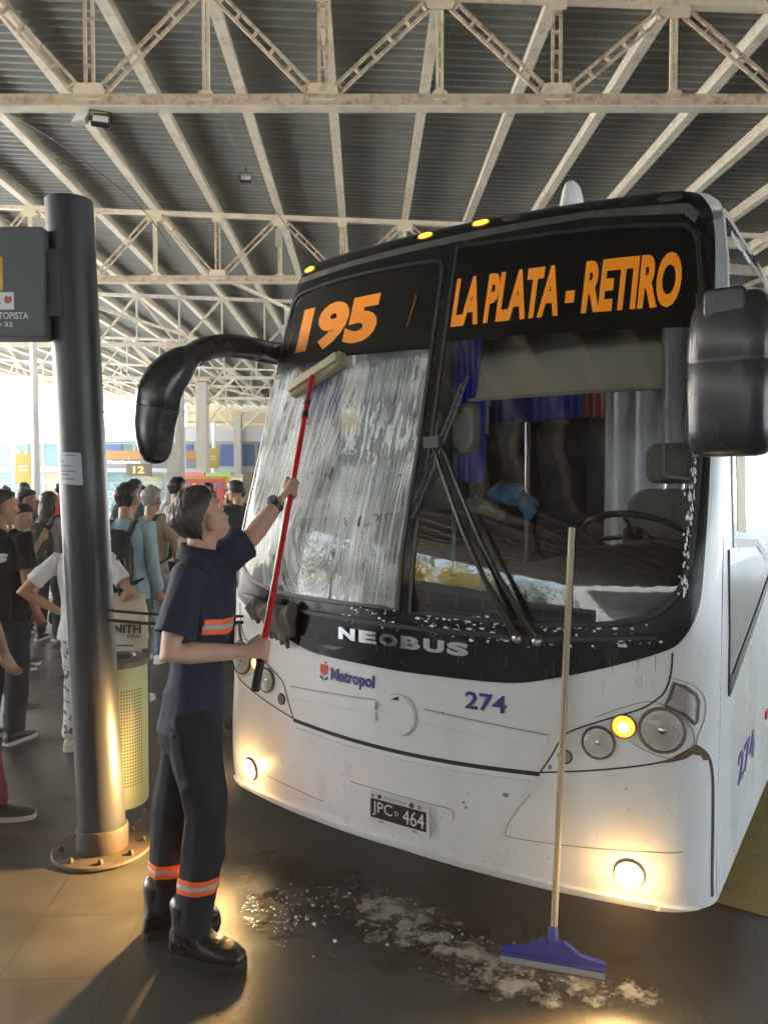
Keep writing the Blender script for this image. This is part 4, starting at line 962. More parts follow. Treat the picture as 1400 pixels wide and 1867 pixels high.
def flattext(body, p, wd, h, mat, par, bold=.02, shear=0):
    return mapped('lettering', text_bm(body, (0, 0, wd, h), shear, bold), planesurf(p, (1, 0, 0), (0, 0, 1), V((0, -1, 0))), mat, par, 0, .01)
for x0, x1, col, txt in ((-.6, 2.2, ban, 'STEL'), (3.2, 6.6, ban, 'nger'), (8.3, 10.4, ban, ''), (10.6, 13.6, M('bright blue banner', (.05, .15, .32), .5, var=.4, vs=1), 'RAPIDO')):
    b_ = MB().box(((x0 + x1) / 2, -.06, 3.45), (x1 - x0, .06, 1.35)).build('banner', col, ST)
    if txt: flattext(txt, (x0 + .5, -.10, 3.35), (x1 - x0) * .6, .42, lm, b_)
flattext('N', (-4.6, -.10, 2.95), .9, 1.1, lm, ST)
# bay shelter with orange band and the 12 board
SH = empty('platform_shelter', (-12.2, 40, 0), 0, 'glass shelter with orange band and grey header by bay twelve', 'shelter')
for x in (-2.4, -.8, 1.0, 2.4): MB().box((x, 0, 1.15), (.10, .10, 2.3)).build('post', wf, SH)
MB().box((0, -.05, 3.18), (5.6, .4, .46)).build('orange_band', M('orange band', (.42, .18, .03), .5, var=.1), SH, bevel=.02)
MB().box((0, -.02, 2.72), (5.6, .3, .44)).build('header', M('grey header', (.17, .175, .18), .5), SH)
flattext('Plataformas', (-2.1, -.19, 2.72), 1.7, .2, lm, SH)
for z in (.5, 1.3): MB().box((0, 0, z), (4.8, .05, .05)).build('rail', wf, SH)
for x in (-1.6, .1, 1.7): MB().box((x, .02, 1.2), (1.4, .015, 2.0)).build('pane', glass('shelter glass', (.75, .85, .85), 1.5) if 'shelter glass' not in MATS else MATS['shelter glass'], SH)
bd = empty('bay_board', (-12.1, 38, 2.38), 0, 'small dark hanging board with a yellow number 12', 'sign')
MB().box((0, 0, 0), (1.25, .12, .62)).build('panel', M('dark brown board', (.10, .075, .045), .5), bd, bevel=.02)
flattext('12', (-.28, -.065, -.17), .56, .36, M('yellow numerals', (.85, .6, .12), .5), bd, .04)
MB().tube([(-.5, 0, .31), (-.5, 0, .7)], .02, 6).build('hanger', wf, bd); MB().tube([(.5, 0, .31), (.5, 0, .7)], .02, 6).build('hanger', wf, bd)
o = MB().box((-3.6, 63.2, 6.4), (25, .5, 4.4)).build('end_wall', M('warm cream end wall', (.34, .28, .15), .7, var=.08, vs=.3)); tag(o, 'warm cream end wall closing the far end of the canopy', 'wall')
BL = empty('blue_shopfront', (-9.6, 56, 0), 0, 'blue and white glazed shopfront at the far end of the concourse', 'building')
MB().box((0, 2, 2.7), (16, 4, 5.4)).build('wall', wf, BL)
for i in range(8):
    x = -7 + 2 * i
    p_ = MB().box((x, -.03, 4.0), (1.86, .06, 2.2)).build('poster', ban if i % 3 else M('bright blue banner', (.05, .15, .32), .5), BL)
    if i % 2: flattext('AD', (x - .6, -.07, 3.8), 1.2, .5, lm, p_)
    MB().box((x, -.03, 1.5), (1.8, .06, 2.2)).build('window', tpan, BL)
MB().box((0, -.06, 2.75), (16, .1, .12)).build('rail', wf, BL)
# festival kiosk
KI = empty('kiosk', (-6.95, 30, 0), -.1, 'red and yellow kiosk painted with bunting behind the crowd', 'kiosk')
ky = M('kiosk yellow', (.48, .30, .04), .5, var=.25, vs=3); kr = M('kiosk red', (.50, .06, .03), .5, var=.15)
MB().box((0, .9, 1.0), (1.9, 1.8, 2.0)).build('body', ky, KI, bevel=.02)
MB().box((-.02, -.03, 1.15), (1.5, .06, 1.5)).build('front_panel', kr, KI)
MB().box((-.5, -.05, 2.07), (.95, .12, .16)).build('header', M('pink header', (.75, .18, .22), .5, var=.2, vs=9), KI); MB().box((.5, -.05, 2.07), (.95, .12, .16)).build('header', M('lime header', (.40, .62, .10), .5, var=.2, vs=9), KI)
MB().box((0, .9, 2.06), (2.0, 1.7, .1)).build('roof', M('kiosk roof', (.35, .4, .2), .6), KI)
for i in range(7):
    x = -.65 + .21 * i; cm = [M('bunting purple', (.3, .1, .5), .6), M('bunting yellow', (.8, .6, .05), .6), M('bunting blue', (.1, .25, .6), .6)][i % 3]
    MB().prism([(x - .08, 1.75 - .05 * sin(pi * i / 6)), (x + .08, 1.75 - .05 * sin(pi * (i + .6) / 6)), (x, 1.55 - .05 * sin(pi * i / 6))], -.075, -.065).build('bunting_flag', cm, KI)
MB().prism([(-.35, .9), (.35, .9), (.25, 1.3), (0, 1.42), (-.25, 1.3)], -.08, -.066).build('painted_arch', ky, KI)

# ================================================================ MIRRORED SURROUNDINGS left and behind (seen in the panes)
def leafball(name, cx, cyy, r, h, mat, lab, trunk=True):
    t = empty(name, (cx, cyy, 0), 0, lab, 'tree'); random.seed(int(cx * 7 + cyy))
    mb = MB(); cl = [(random.gauss(0, .5) * r, random.gauss(0, .5) * r, h * .62 + random.gauss(0, .16) * h, random.uniform(.25, .5) * r) for _ in range(26)]
    for i in range(4200):
        a, b, c_, q_ = random.choice(cl); d = V((random.gauss(0, 1), random.gauss(0, 1), random.gauss(0, 1))).normalized() * q_ * random.uniform(.75, 1.05)
        p = V((a, b, c_)) + d; s_ = random.uniform(.10, .2); x = V((random.uniform(-1, 1), random.uniform(-1, 1), random.uniform(-1, 1))).normalized(); y_ = x.orthogonal().normalized()
        mb.add([p - x * s_, p + y_ * s_ * .6, p + x * s_, p - y_ * s_ * .6], [(0, 1, 2, 3)])
    mb.build('crown', mat, t, 180)
    tm = M('tree bark', (.10, .08, .06), .9, var=.3)
    mb = MB().tube([(0, 0, 0), (.05, 0, h * .25), (0, .08, h * .5)], [.22, .17, .1], 8)
    for i in range(6):
        a = i * 1.05; mb.tube([(0, .04, h * (.3 + .03 * i)), (cos(a) * r * .4, sin(a) * r * .4, h * .55), (cos(a) * r * .7, sin(a) * r * .7, h * .7)], [.09, .06, .02], 6)
    mb.build('trunk', tm, t); return t
yleaf = M('yellow blossom leaves', (.60, .46, .01), .7, var=.4, vs=2); gleaf = M('green leaves', (.07, .13, .03), .7, var=.5, vs=2)
for x, y, r, h, m, lab in ((-25.5, -8.5, 4.2, 9, yleaf, 'yellow blossoming tree mirrored in the near windscreen pane'), (-26, -15, 4, 8.5, yleaf, 'second yellow blossoming tree mirrored beside the first'), (-30, -1, 4.5, 9, gleaf, 'green tree mirrored behind the parked white coach')):
    leafball('flowering_tree' if m is yleaf else 'green_tree', x, y, r, h, m, lab)
for x, y, r, h, lab in ((-28, -21, 5, 8.5, 'dark green tree added between the two parked coaches to fill the bright gap in the panes'), (-27, -28, 5, 8, 'dark green tree added beyond the second parked coach to fill the bright gap in the panes'), (-31, -34, 5.5, 9, 'last dark green tree added at the end of the lane to fill the bright gap in the panes')):
    leafball('green_tree', x, y, r, h, gleaf, lab)  # dark trees added to fill the bright opening reflected in the pane
PC = empty('parked_coach', (-15.2, -6.5, 0), radians(8), 'white and blue parked coach mirrored low in the near windscreen pane', 'bus')
o_ = rrect(-1.25, .35, 1.25, 3.3, .3, 5)
MB().prism(o_, -5.5, 5.5).build('body', white, PC, 40)
MB().box((0, 0, .75), (2.54, 11.04, .7)).build('lower_panel', M('coach blue', (.02, .20, .55), .3, coat=.3), PC)
for y in range(-4, 5, 2):
    for x in (-1.26, 1.26): MB().box((x, y, 2.15), (.03, 1.8, .9)).build('window', MATS['dark side pane'], PC)
for x in (-1.05, 1.05):
    for y in (-3.6, 3.4): MB().lathe([(.45, -.14), (.5, 0), (.45, .14)], (x, y, .5), 20, Matrix.Rotation(pi / 2, 3, 'Y')).build('wheel', rubber, PC)
mapped('coach_text', text_bm('PLUSMAR', (-3.2, 1.25, 3.2, 1.62), 0, .05), planesurf((1.262, 0, 0), (0, 1, 0), (0, 0, 1), V((1, 0, 0))), red, PC, 0, .01)
MB().box((0, -5.52, 2.1), (2.1, .04, 1.5)).build('windscreen', MATS['dark side pane'], PC)

pc2 = copy_tree(PC); pc2.location = (-16.5, -19.5, 0); pc2.rotation_euler = (0, 0, radians(14)); pc2['label'] = 'second white and blue parked coach mirrored behind the first'
PC['group'] = pc2['group'] = 'parked coaches along the lane'

# ================================================================ POLE, SIGN BOX, BIN, STRAPS
pgrey = M('dark grey gloss pole', (.026, .031, .037), .38, var=.15, vs=3, dirt=(.10, .07, .04), ds=7, dt=.66, dw=.12, coat=.0, rv=.06)
PO = empty('steel_pole', (-1.342, 3.6, 0), 0, 'dark grey round steel pole on a bolted rusty flange', 'pole')
tl = V((-.113, 0, 3.05))
MB().tube([(0, 0, .10), tl * .35, tl * .7, tl], .106, 40).build('shaft', pgrey, PO, 40)
rustf = M('rusty flange', (.030, .024, .020), .7, var=.4, vs=12, dirt=(.060, .034, .018), ds=14, dt=.52, dw=.15, bump=.15)
MB().lathe([(.118, .012), (.118, .115), (.112, .125), (.100, .127)], (0, 0, 0), 40).build('collar', rustf, PO)
MB().lathe([(.228, .0), (.230, .010), (.222, .018), (.10, .019)], (0, 0, 0), 48).build('flange', rustf, PO)
for k in range(8):
    a = k * pi / 4 + .3; MB().lathe([(.014, 0), (.014, .012), (.007, .022)], (.185 * cos(a), .185 * sin(a), .018), 6).build('bolt', rustf, PO)
pm_ = M('notice paper', (.46, .50, .56), .6, var=.05)
def polesurf(a, z): ang = -pi / 2 + a; q_ = V((-1.342, 3.6, 0)) + tl * (z / 3.05); n = V((cos(ang), sin(ang), 0)); return V((q_.x, q_.y, z)) + n * .1065, n
no = mapped('notice', flat([(-.75, 1.745), (.35, 1.738), (.33, 1.885), (-.77, 1.892)]), polesurf, pm_, None, .001, .001, (frange(-.8, .5, .08), [1.8])); tag(no, 'pale notice sheet taped round the dark pole', 'notice')
pk = M('faint print', (.16, .18, .22), .7)
for z, a0, a1 in ((1.872, -.35, .1), (1.845, -.7, -.45), (1.825, -.7, -.1), (1.80, -.7, .05), (1.785, -.7, -.2), (1.765, -.7, .0)):
    mapped('print', flat([(a0, z), (a1, z - .001), (a1, z + .004), (a0, z + .005)]), polesurf, pk, no, .0018, .0005, (frange(-.8, .5, .1), []))
SB = empty('sign_box', (-2.1, 3.52, 2.4), 0, 'dark grey platform sign box with white lettering beside the pole', 'sign')
sbm = M('sign box grey', (.10, .115, .13), .45, var=.06)
MB().box((.0, 0, .245), (1.165, .13, .49)).build('box', sbm, SB, bevel=.008)
MB().box((.615, .0, .25), (.07, .06, .3)).build('bracket', pgrey, SB)
ss = planesurf((-2.1, 3.448, 2.4), (1, 0, 0), (0, 0, 1), V((0, -1, 0)))
def sg(nm, bm_, mat, off=.001, par=SB):
    for v in bm_.verts: pass
    return mapped(nm, bm_, planesurf((0, -.066, 0), (1, 0, 0), (0, 0, 1), V((0, -1, 0))), mat, par, off, .001)
wl = M('white sign lettering', (.80, .82, .84), .5)
sg('line_text', text_bm('AUTOPISTA', (.334, .080, .515, .110), 0, .01), wl)
sg('line_text', text_bm('CALLE 7 y 32', (.22, .040, .445, .067), 0, .01), wl)
sg('colour_field', flat([(.26, .205), (.405, .205), (.405, .355), (.26, .355)]), M('sign yellow', (.70, .42, .05), .5), .0015)
tb = sg('tulip_field', flat([(.30, .122), (.452, .122), (.452, .198), (.30, .198)]), wl, .0015)
sg('tulip_flower', flat([(.415, .150), (.43, .148), (.445, .160), (.440, .182), (.428, .176), (.416, .184), (.408, .165)]), M('pink red print', (.6, .12, .12), .5), .0024, tb)
sg('tulip_leaf', flat([(.36, .128), (.385, .138), (.395, .152), (.378, .150)]), dgreen, .0024, tb); sg('tulip_leaf', flat([(.33, .150), (.35, .138), (.36, .130), (.345, .155)]), dgreen, .0024, tb)

BN = empty('litter_bin', (-1.375, 3.905, .11), 0, 'pale yellow green perforated litter bin hung behind the pole', 'bin')
bnm = M('pale green enamel', (.38, .43, .25), .38, var=.08, vs=6, dirt=(.20, .13, .06), ds=6, dt=.68, dw=.06)
MB().lathe([(.150, 0), (.155, .012), (.155, .715), (.15, .72)], (0, 0, 0), 40).build('drum', bnm, BN, 40)
MB().lathe([(.162, .715), (.166, .73), (.166, .742), (.10, .752), (.095, .735)], (0, 0, 0), 40).build('rim', M('bin rim grey', (.11, .10, .095), .5), BN, 40)
MB().lathe([(.094, .736), (.094, .7365)], (0, 0, 0), 24).build('opening', seam, BN)
mb = MB()
for i in range(9):
    for j in range(30):
        a = -pi / 2 + radians(28 + 5.2 * i); z = .12 + .0165 * j; n = V((cos(a), sin(a), 0)); p = n * .1552 + V((0, 0, z)); t = V((-n.y, n.x, 0)); r = .0042
        mb.add([p + t * r * cos(k * pi / 3) + V((0, 0, r * sin(k * pi / 3))) for k in range(6)], [tuple(range(6))])
mb.build('perforation', seam, BN)
MB().tube([(.10, .17, .75), (.10, .17, -.11)], .02, 10).build('stand', pgrey, BN)
MB().prism([(.05, 0), (.12, 0), (.13, .03), (.09, .05), (.05, .02)], -.13, -.125).build('rust_spot', rustf, BN) if False else None
for dz, sag, lab in ((0, .012, 'upper black strap tied between the pole and the coach corner'), (-.045, .02, 'lower black strap tied between the pole and the coach corner')):
    pts = [V((-1.27, 3.50, 1.165 + dz)).lerp(V((-.66, 3.80, 1.085 + dz * .6)), t) - V((0, 0, sag * sin(pi * t))) for t in (0, .25, .5, .75, 1)]
    o = MB().tube(pts, .007 if dz == 0 else .008, 8).build('strap', rubber); tag(o, lab, 'strap', 'straps between pole and coach')

# ================================================================ PEOPLE
def remesh(mb, voxel, smooth=4, disp=0, dsc=9, seed=0, dstretch=(1, 1, 1)):
    me = bpy.data.meshes.new('t'); me.from_pydata([tuple(v) for v in mb.v], [], mb.f)
    bm = bmesh.new(); bm.from_mesh(me); bmesh.ops.recalc_face_normals(bm, faces=bm.faces[:]); bm.to_mesh(me); bm.free()
    o = bpy.data.objects.new('t', me); C.objects.link(o)
    r = o.modifiers.new('r', 'REMESH'); r.mode = 'VOXEL'; r.voxel_size = voxel; r.adaptivity = 0
    s = o.modifiers.new('s', 'SMOOTH'); s.factor = .5; s.iterations = smooth
    dg = bpy.context.evaluated_depsgraph_get(); out = bpy.data.meshes.new_from_object(o.evaluated_get(dg))
    bpy.data.objects.remove(o); bpy.data.meshes.remove(me)
    if disp:
        nm = [v.normal.copy() for v in out.vertices]; sv = V((seed * 3.1, seed * 1.7, seed))
        for v, n in zip(out.vertices, nm):
            p = V((v.co.x * dstretch[0], v.co.y * dstretch[1], v.co.z * dstretch[2])) * dsc + sv
            q = noise.noise(p) + .5 * noise.noise(p * 2.3)
            pr = V((p.x + .6 * p.z, p.y - .5 * p.z, p.z * 1.1)) * .75 + V((9, 2, 4)); pr += V((noise.noise(p * .5), noise.noise(p * .5 + V((3, 3, 3))), 0)) * .5
            ridge = (1 - min(1, abs(noise.noise(pr)) * 2.4)) ** 2
            v.co += n * disp * (q * .45 + ridge * 1.1 - .3)
    return out
def trim(me, cuts):
    bm = bmesh.new(); bm.from_mesh(me)
    for c, n, r in cuts:
        c = V(c); n = V(n).normalized()
        fs = [f for f in bm.faces if (f.calc_center_median() - c).length < r]
        g = set(fs)
        for f in fs: g.update(f.edges); g.update(f.verts)
        bmesh.ops.bisect_plane(bm, geom=list(g), plane_co=c, plane_no=n, clear_outer=True)
    # keep the largest piece
    seen = set(); best = []
    for f0 in bm.faces:
        if f0 in seen: continue
        st = [f0]; seen.add(f0); comp = []
        while st:
            f = st.pop(); comp.append(f)
            for e in f.edges:
                for g_ in e.link_faces:
                    if g_ not in seen: seen.add(g_); st.append(g_)
        if len(comp) > len(best): best = comp
    bs_ = set(best); bmesh.ops.delete(bm, geom=[f for f in bm.faces if f not in bs_], context='FACES')
    bm.to_mesh(me); bm.free(); return me
def fin(name, me, mat, parent):
    o = bpy.data.objects.new(name, me); C.objects.link(o); o.parent = parent; me.materials.clear(); me.materials.append(mat)
    for p in me.polygons: p.use_smooth = True
    return o
def oval(mb, rings, n=18):
    """rings: (centre, half-width vec, half-depth vec); rounded closed ends"""
    R = [(V(c), V(a), V(b)) for c, a, b in rings]
    d0 = (R[0][0] - R[1][0]).normalized(); d1 = (R[-1][0] - R[-2][0]).normalized()
    e0 = min(R[0][1].length, R[0][2].length); e1 = min(R[-1][1].length, R[-1][2].length)
    R = [(R[0][0] + d0 * e0 * .5, R[0][1] * .35, R[0][2] * .35), (R[0][0] + d0 * e0 * .3, R[0][1] * .78, R[0][2] * .78)] + R + [(R[-1][0] + d1 * e1 * .3, R[-1][1] * .78, R[-1][2] * .78), (R[-1][0] + d1 * e1 * .5, R[-1][1] * .35, R[-1][2] * .35)]
    vs = []
    for c, a, b in R: vs += [c + a * cos(2 * pi * k / n) + b * sin(2 * pi * k / n) for k in range(n)]
    m = len(R); fs = [(i * n + k, i * n + (k + 1) % n, (i + 1) * n + (k + 1) % n, (i + 1) * n + k) for i in range(m - 1) for k in range(n)]
    fs += [tuple(range(n))[::-1], tuple(range((m - 1) * n, m * n))]
    return mb.add(vs, fs)
def limb(mb, pts, rad, n=14, side=None):
    P = [V(p) for p in pts]; m = len(P); rings = []; side = V(side) if side else None
    for i, p in enumerate(P):
        d = (P[min(i + 1, m - 1)] - P[max(i - 1, 0)]).normalized()
        a = side if side else V((1, 0, 0)); a = a - d * a.dot(d)
        if a.length < .2: a = V((0, 1, 0)) - d * d.y
        a.normalize(); b = d.cross(a); r = rad[i]
        r = r if isinstance(r, tuple) else (r, r)
        rings.append((p, a * r[0], b * r[1]))
    return oval(mb, rings, n)
def ball(mb, c, r, R=None, n=10):
    R = R or Matrix.Identity(3); r = r if isinstance(r, tuple) else (r, r, r)
    D = R @ Matrix.Diagonal(r)
    return mb.lathe([(sin(pi * (i + .5) / n), -cos(pi * (i + .5) / n)) for i in range(n)], c, 14, D)
HEAD = [(-.120, .022, .072, .040), (-.108, .042, .090, -.005), (-.085, .055, .096, -.040), (-.05, .064, .096, -.070), (0, .071, .097, -.090), (.03, .075, .099, -.099), (.06, .075, .096, -.101), (.09, .066, .080, -.090), (.108, .049, .056, -.066), (.121, .022, .024, -.032)]
def hp(z):
    zz = [h[0] for h in HEAD]; return [lerp(z, zz, [h[i] for h in HEAD]) for i in (1, 2, 3)]
def head_to(mb, c, R, s=1):
    rings = []
    for z, hw, yf, yb in HEAD: rings.append((c + R @ V((0, (yf + yb) / 2 * s, z * s)), R @ V((hw * s, 0, 0)), R @ V((0, (yf - yb) / 2 * s, 0))))
    oval(mb, rings, 22)
    limb(mb, [c + R @ V((0, y * s, z * s)) for y, z in ((.090, .028), (.104, .0), (.116, -.022), (.098, -.036))], [(.009 * s, .008 * s), (.011 * s, .01 * s), (.016 * s, .012 * s), (.012 * s, .008 * s)], 8, R @ V((1, 0, 0)))
    for sg in (1, -1):
        ball(mb, c + R @ V((sg * .082 * s, -.006 * s, -.010 * s)), (.014 * s, .024 * s, .039 * s), R @ Matrix.Rotation(sg * -.45, 3, 'Z') @ Matrix.Rotation(-.2, 3, 'X'))
        ball(mb, c + R @ V((sg * .033 * s, .088 * s, .034 * s)), (.026 * s, .012 * s, .008 * s), R)      # brow
        ball(mb, c + R @ V((sg * .045 * s, .074 * s, -.030 * s)), (.020 * s, .018 * s, .018 * s), R)      # cheek
    ball(mb, c + R @ V((0, .094 * s, -.062 * s)), (.024 * s, .010 * s, .006 * s), R); ball(mb, c + R @ V((0, .093 * s, -.073 * s)), (.020 * s, .010 * s, .007 * s), R)
    ball(mb, c + R @ V((0, .080 * s, -.104 * s)), (.022 * s, .018 * s, .016 * s), R)
def hair(name, c, R, mat, parent, style='short', s=1, seed=1):
    """cap of hair over the head profile, cut along a hairline, with its own thickness"""
    nu, nv = 110, 72; vs = []; idx = {}; fs = []
    th = {'short': .016, 'cap': .016, 'crop': .007, 'long': .020, 'bun': .010, 'grey': .018, 'curly': .035}[style]
    for j in range(nv + 1):
        for i in range(nu):
            a = 2 * pi * i / nu; e = pi * j / nv; z = .0 + .121 * cos(e); z = max(-.119, z)
            hw, yf, yb = hp(z); cy_ = (yf + yb) / 2; rr = sin(e) ** .0 if 0 < j < nv else 0
            k = 1 if 0 < j < nv else 0
            x = hw * cos(a) * k; y = cy_ + (yf - yb) / 2 * sin(a) * k; q = V((x, y, z)); nn = V((x / .006, (y - cy_) / .009, z / .014 * 1.2)).normalized()
            wv = noise.noise(V((x * 40, y * 40, z * 14 + seed))) * .006 + noise.noise(V((x * 130, y * 130, z * 40 + seed))) * .003
            t = th * (1 + .5 * max(0, z / .12)) + (wv if style != 'cap' else 0)
            if style == 'curly': t += .018 * noise.noise(V((x * 60, y * 60, z * 60 + seed)))
            if style in ('short', 'crop', 'grey'):   # faded at the neck and temples
                t *= max(.25, min(1, (z + .10) / .10))
            vs.append(q + nn * t)
    keep = lambda p: (p.z > .055 + (.0 if p.y < .05 else .02)) or (p.y < .02 and p.z > .01 and True) or (p.y < -.022 and p.z > (-.085 if style != 'cap' else -.01)) or (style in ('long', 'curly') and p.y < .012 and p.z > -.118)
    for j in range(nv):
        for i in range(nu):
            f = (j * nu + i, (j + 1) * nu + i, (j + 1) * nu + (i + 1) % nu, j * nu + (i + 1) % nu)
            cc = sum((vs[k] for k in f), V((0, 0, 0))) / 4
            if keep(cc): fs.append(f)
    used = sorted({k for f in fs for k in f}); mp = {k: i for i, k in enumerate(used)}
    me = bpy.data.meshes.new(name); me.from_pydata([tuple(c + R @ (vs[k] * s)) for k in used], [], [tuple(mp[k] for k in f) for f in fs])
    bm = bmesh.new(); bm.from_mesh(me); bmesh.ops.remove_doubles(bm, verts=bm.verts[:], dist=1e-5); bmesh.ops.recalc_face_normals(bm, faces=bm.faces[:]); bm.to_mesh(me); bm.free()
    o = fin(name, me, mat, parent); sd = o.modifiers.new('t', 'SOLIDIFY'); sd.thickness = th * .9 * s; sd.offset = -1
    return o
HV = [(-.086, -.016, -.076, -.016), (-.070, -.010, -.064, -.006), (-.048, -.007, -.056, .000), (-.02, -.001, -.038, .007), (.012, .004, -.018, .012), (.035, .009, .018, .019), (.055, .011, .060, .020), (.072, .013, .100, .020), (.095, .017, .104, .020), (.115, .022, .085, .016), (.131, .020, .058, .004), (.141, .004, .028, -.022)]
def hair_vol(name, c, R, mat, parent, s=1, seed=1, th=1.0, vox=.01):
    mb = MB(); n = 30; vs = []
    for z, aw, yf, ab in HV:
        hw, f_, b_ = hp(min(z, .118)); hw = max(.004, hw + aw * th + .003); yf = yf * .86 if th < 1 and z > .05 and z < .11 else yf; yb = b_ - ab * th - .003; cy_ = (yf + yb) / 2; zz = z if z < .1 else .1 + (z - .1) * (.45 + .55 * th)
        for k in range(n):
            a = 2 * pi * k / n; ca, sa = cos(a), sin(a)
            vs.append(c + R @ V((hw * (abs(ca) ** .85) * (1 if ca > 0 else -1), cy_ + (yf - yb) / 2 * (abs(sa) ** .85) * (1 if sa > 0 else -1), zz)) * s)
    m = len(HV); fs = [(i * n + k, i * n + (k + 1) % n, (i + 1) * n + (k + 1) % n, (i + 1) * n + k) for i in range(m - 1) for k in range(n)] + [tuple(range(n))[::-1], tuple(range((m - 1) * n, m * n))]
    me = remesh(mb.add(vs, fs), max(.004, vox * .6), 3)
    Ri = R.inverted()
    for v, nn in zip(me.vertices, [v.normal.copy() for v in me.vertices]):
        p = Ri @ (v.co - c); q = V((p.x * 75 + p.y * 30, p.y * 22, p.z * 26 + seed * 5)); v.co += nn * (.0045 * noise.noise(q) + .0028 * noise.noise(q * 2.4)) * (.5 + .5 * th) * s
    return fin(name, me, mat, parent)
def hand_relaxed(mb, wr, d, nrm, s=1, side=1):
    d = V(d).normalized(); nrm = (V(nrm) - d * V(nrm).dot(d)).normalized(); a = d.cross(nrm) * side
    wr = V(wr)
    oval(mb, [(wr - d * .02 * s, a * .026 * s, nrm * .020 * s), (wr + d * .03 * s, a * .036 * s, nrm * .016 * s), (wr + d * .085 * s, a * .042 * s, nrm * .014 * s)], 12)
    for k, ln in enumerate((.068, .078, .072, .056)):
        b = wr + d * .088 * s + a * (-.032 + .0215 * k) * s; p = [b]; ang = 0
        for q in range(3):
            ang += .35; p.append(p[-1] + (d * cos(ang) + nrm * sin(ang)) * ln / 3 * s)
        limb(mb, p, [.0095 * s, .009 * s, .0085 * s, .0075 * s], 8)
    t0 = wr + d * .025 * s - a * .034 * s
    limb(mb, [t0, t0 - a * .018 * s + d * .03 * s + nrm * .008 * s, t0 - a * .020 * s + d * .062 * s + nrm * .02 * s], [.013 * s, .0105 * s, .009 * s], 8)
def hand_grip(mb, wr, p, axis, out, r, s=1, thumb=1):
    a = V(axis).normalized(); wr = V(wr); p = V(p); w_ = (p - wr); w_ = (w_ - a * w_.dot(a)).normalized(); n = a.cross(w_)
    if n.dot(V(out)) < 0: n = -n
    oval(mb, [(wr - (p - wr).normalized() * .01, a * .024, n * .020), (wr.lerp(p, .45) + n * .014, a * .038, n * .018), (p + n * (r + .014) - w_ * .004, a * .043, n * .014)], 12)
    for k in range(4):
        off = a * (-.034 + .0225 * k) + n * 0; R_ = r + .0085; pts = []
        for th in (5, 50, 95, 140, 185, 225): pts.append(p + off + (n * cos(radians(th)) + w_ * sin(radians(th))) * R_ * (1 if th > 20 else 1.15))
        limb(mb, pts, [.0105, .0105, .010, .0095, .009, .008], 8)
    off = a * .050 * thumb; pts = [wr.lerp(p, .35) + n * .006 + a * .03 * thumb]
    for th in (-60, -110, -160, -200): pts.append(p + off * (1 if th > -160 else .85) + (n * cos(radians(th)) + w_ * sin(radians(th))) * (r + .011))
    limb(mb, pts, [.015, .0125, .0115, .0105, .009], 8)
skins = [M('skin fair', (.50, .30, .215), .5, var=.12, vs=30, spec=.35, bump=.06, bs=300, dirt=(.46, .24, .17), ds=18, dt=.5, dw=.3), M('skin tan', (.38, .215, .145), .5, var=.08, vs=12, spec=.35), M('skin olive', (.42, .25, .17), .5, var=.08, vs=12, spec=.35)]
hairs = dict(black=M('black hair', (.018, .016, .016), .45, var=.5, vs=60, bump=.4, bs=160, stretch=(1, 1, .25)), brown=M('brown hair', (.075, .050, .032), .48, var=.5, vs=60, bump=.4, bs=160, stretch=(1, 1, .25)), grey=M('grey hair', (.30, .27, .24), .55, var=.35, vs=60, bump=.4, bs=160), blond=M('blond hair', (.52, .42, .26), .5, var=.35, vs=60, bump=.5, bs=120))
eyew = M('eye white', (.7, .68, .65), .3); eyed = M('eye iris', (.03, .02, .015), .2)
def cloth(name, col, rough=.85, bump=.12, bs=220, **k): return M(name, col, rough, bump=bump, bs=bs, **k)
J0 = dict(hipR=(.088, 0, .90), hipL=(-.088, 0, .90), kneeR=(.10, .03, .50), kneeL=(-.10, .03, .50), ankR=(.105, -.03, .085), ankL=(-.105, -.03, .085), shR=(.185, -.01, 1.425), shL=(-.185, -.01, 1.425), elR=(.235, -.035, 1.14), elL=(-.235, -.035, 1.14), wrR=(.235, .06, .90), wrL=(-.235, .06, .90), neck=(0, -.015, 1.475), head=(0, .02, 1.628), toeR=(.12, 1, 0), toeL=(-.12, 1, 0))
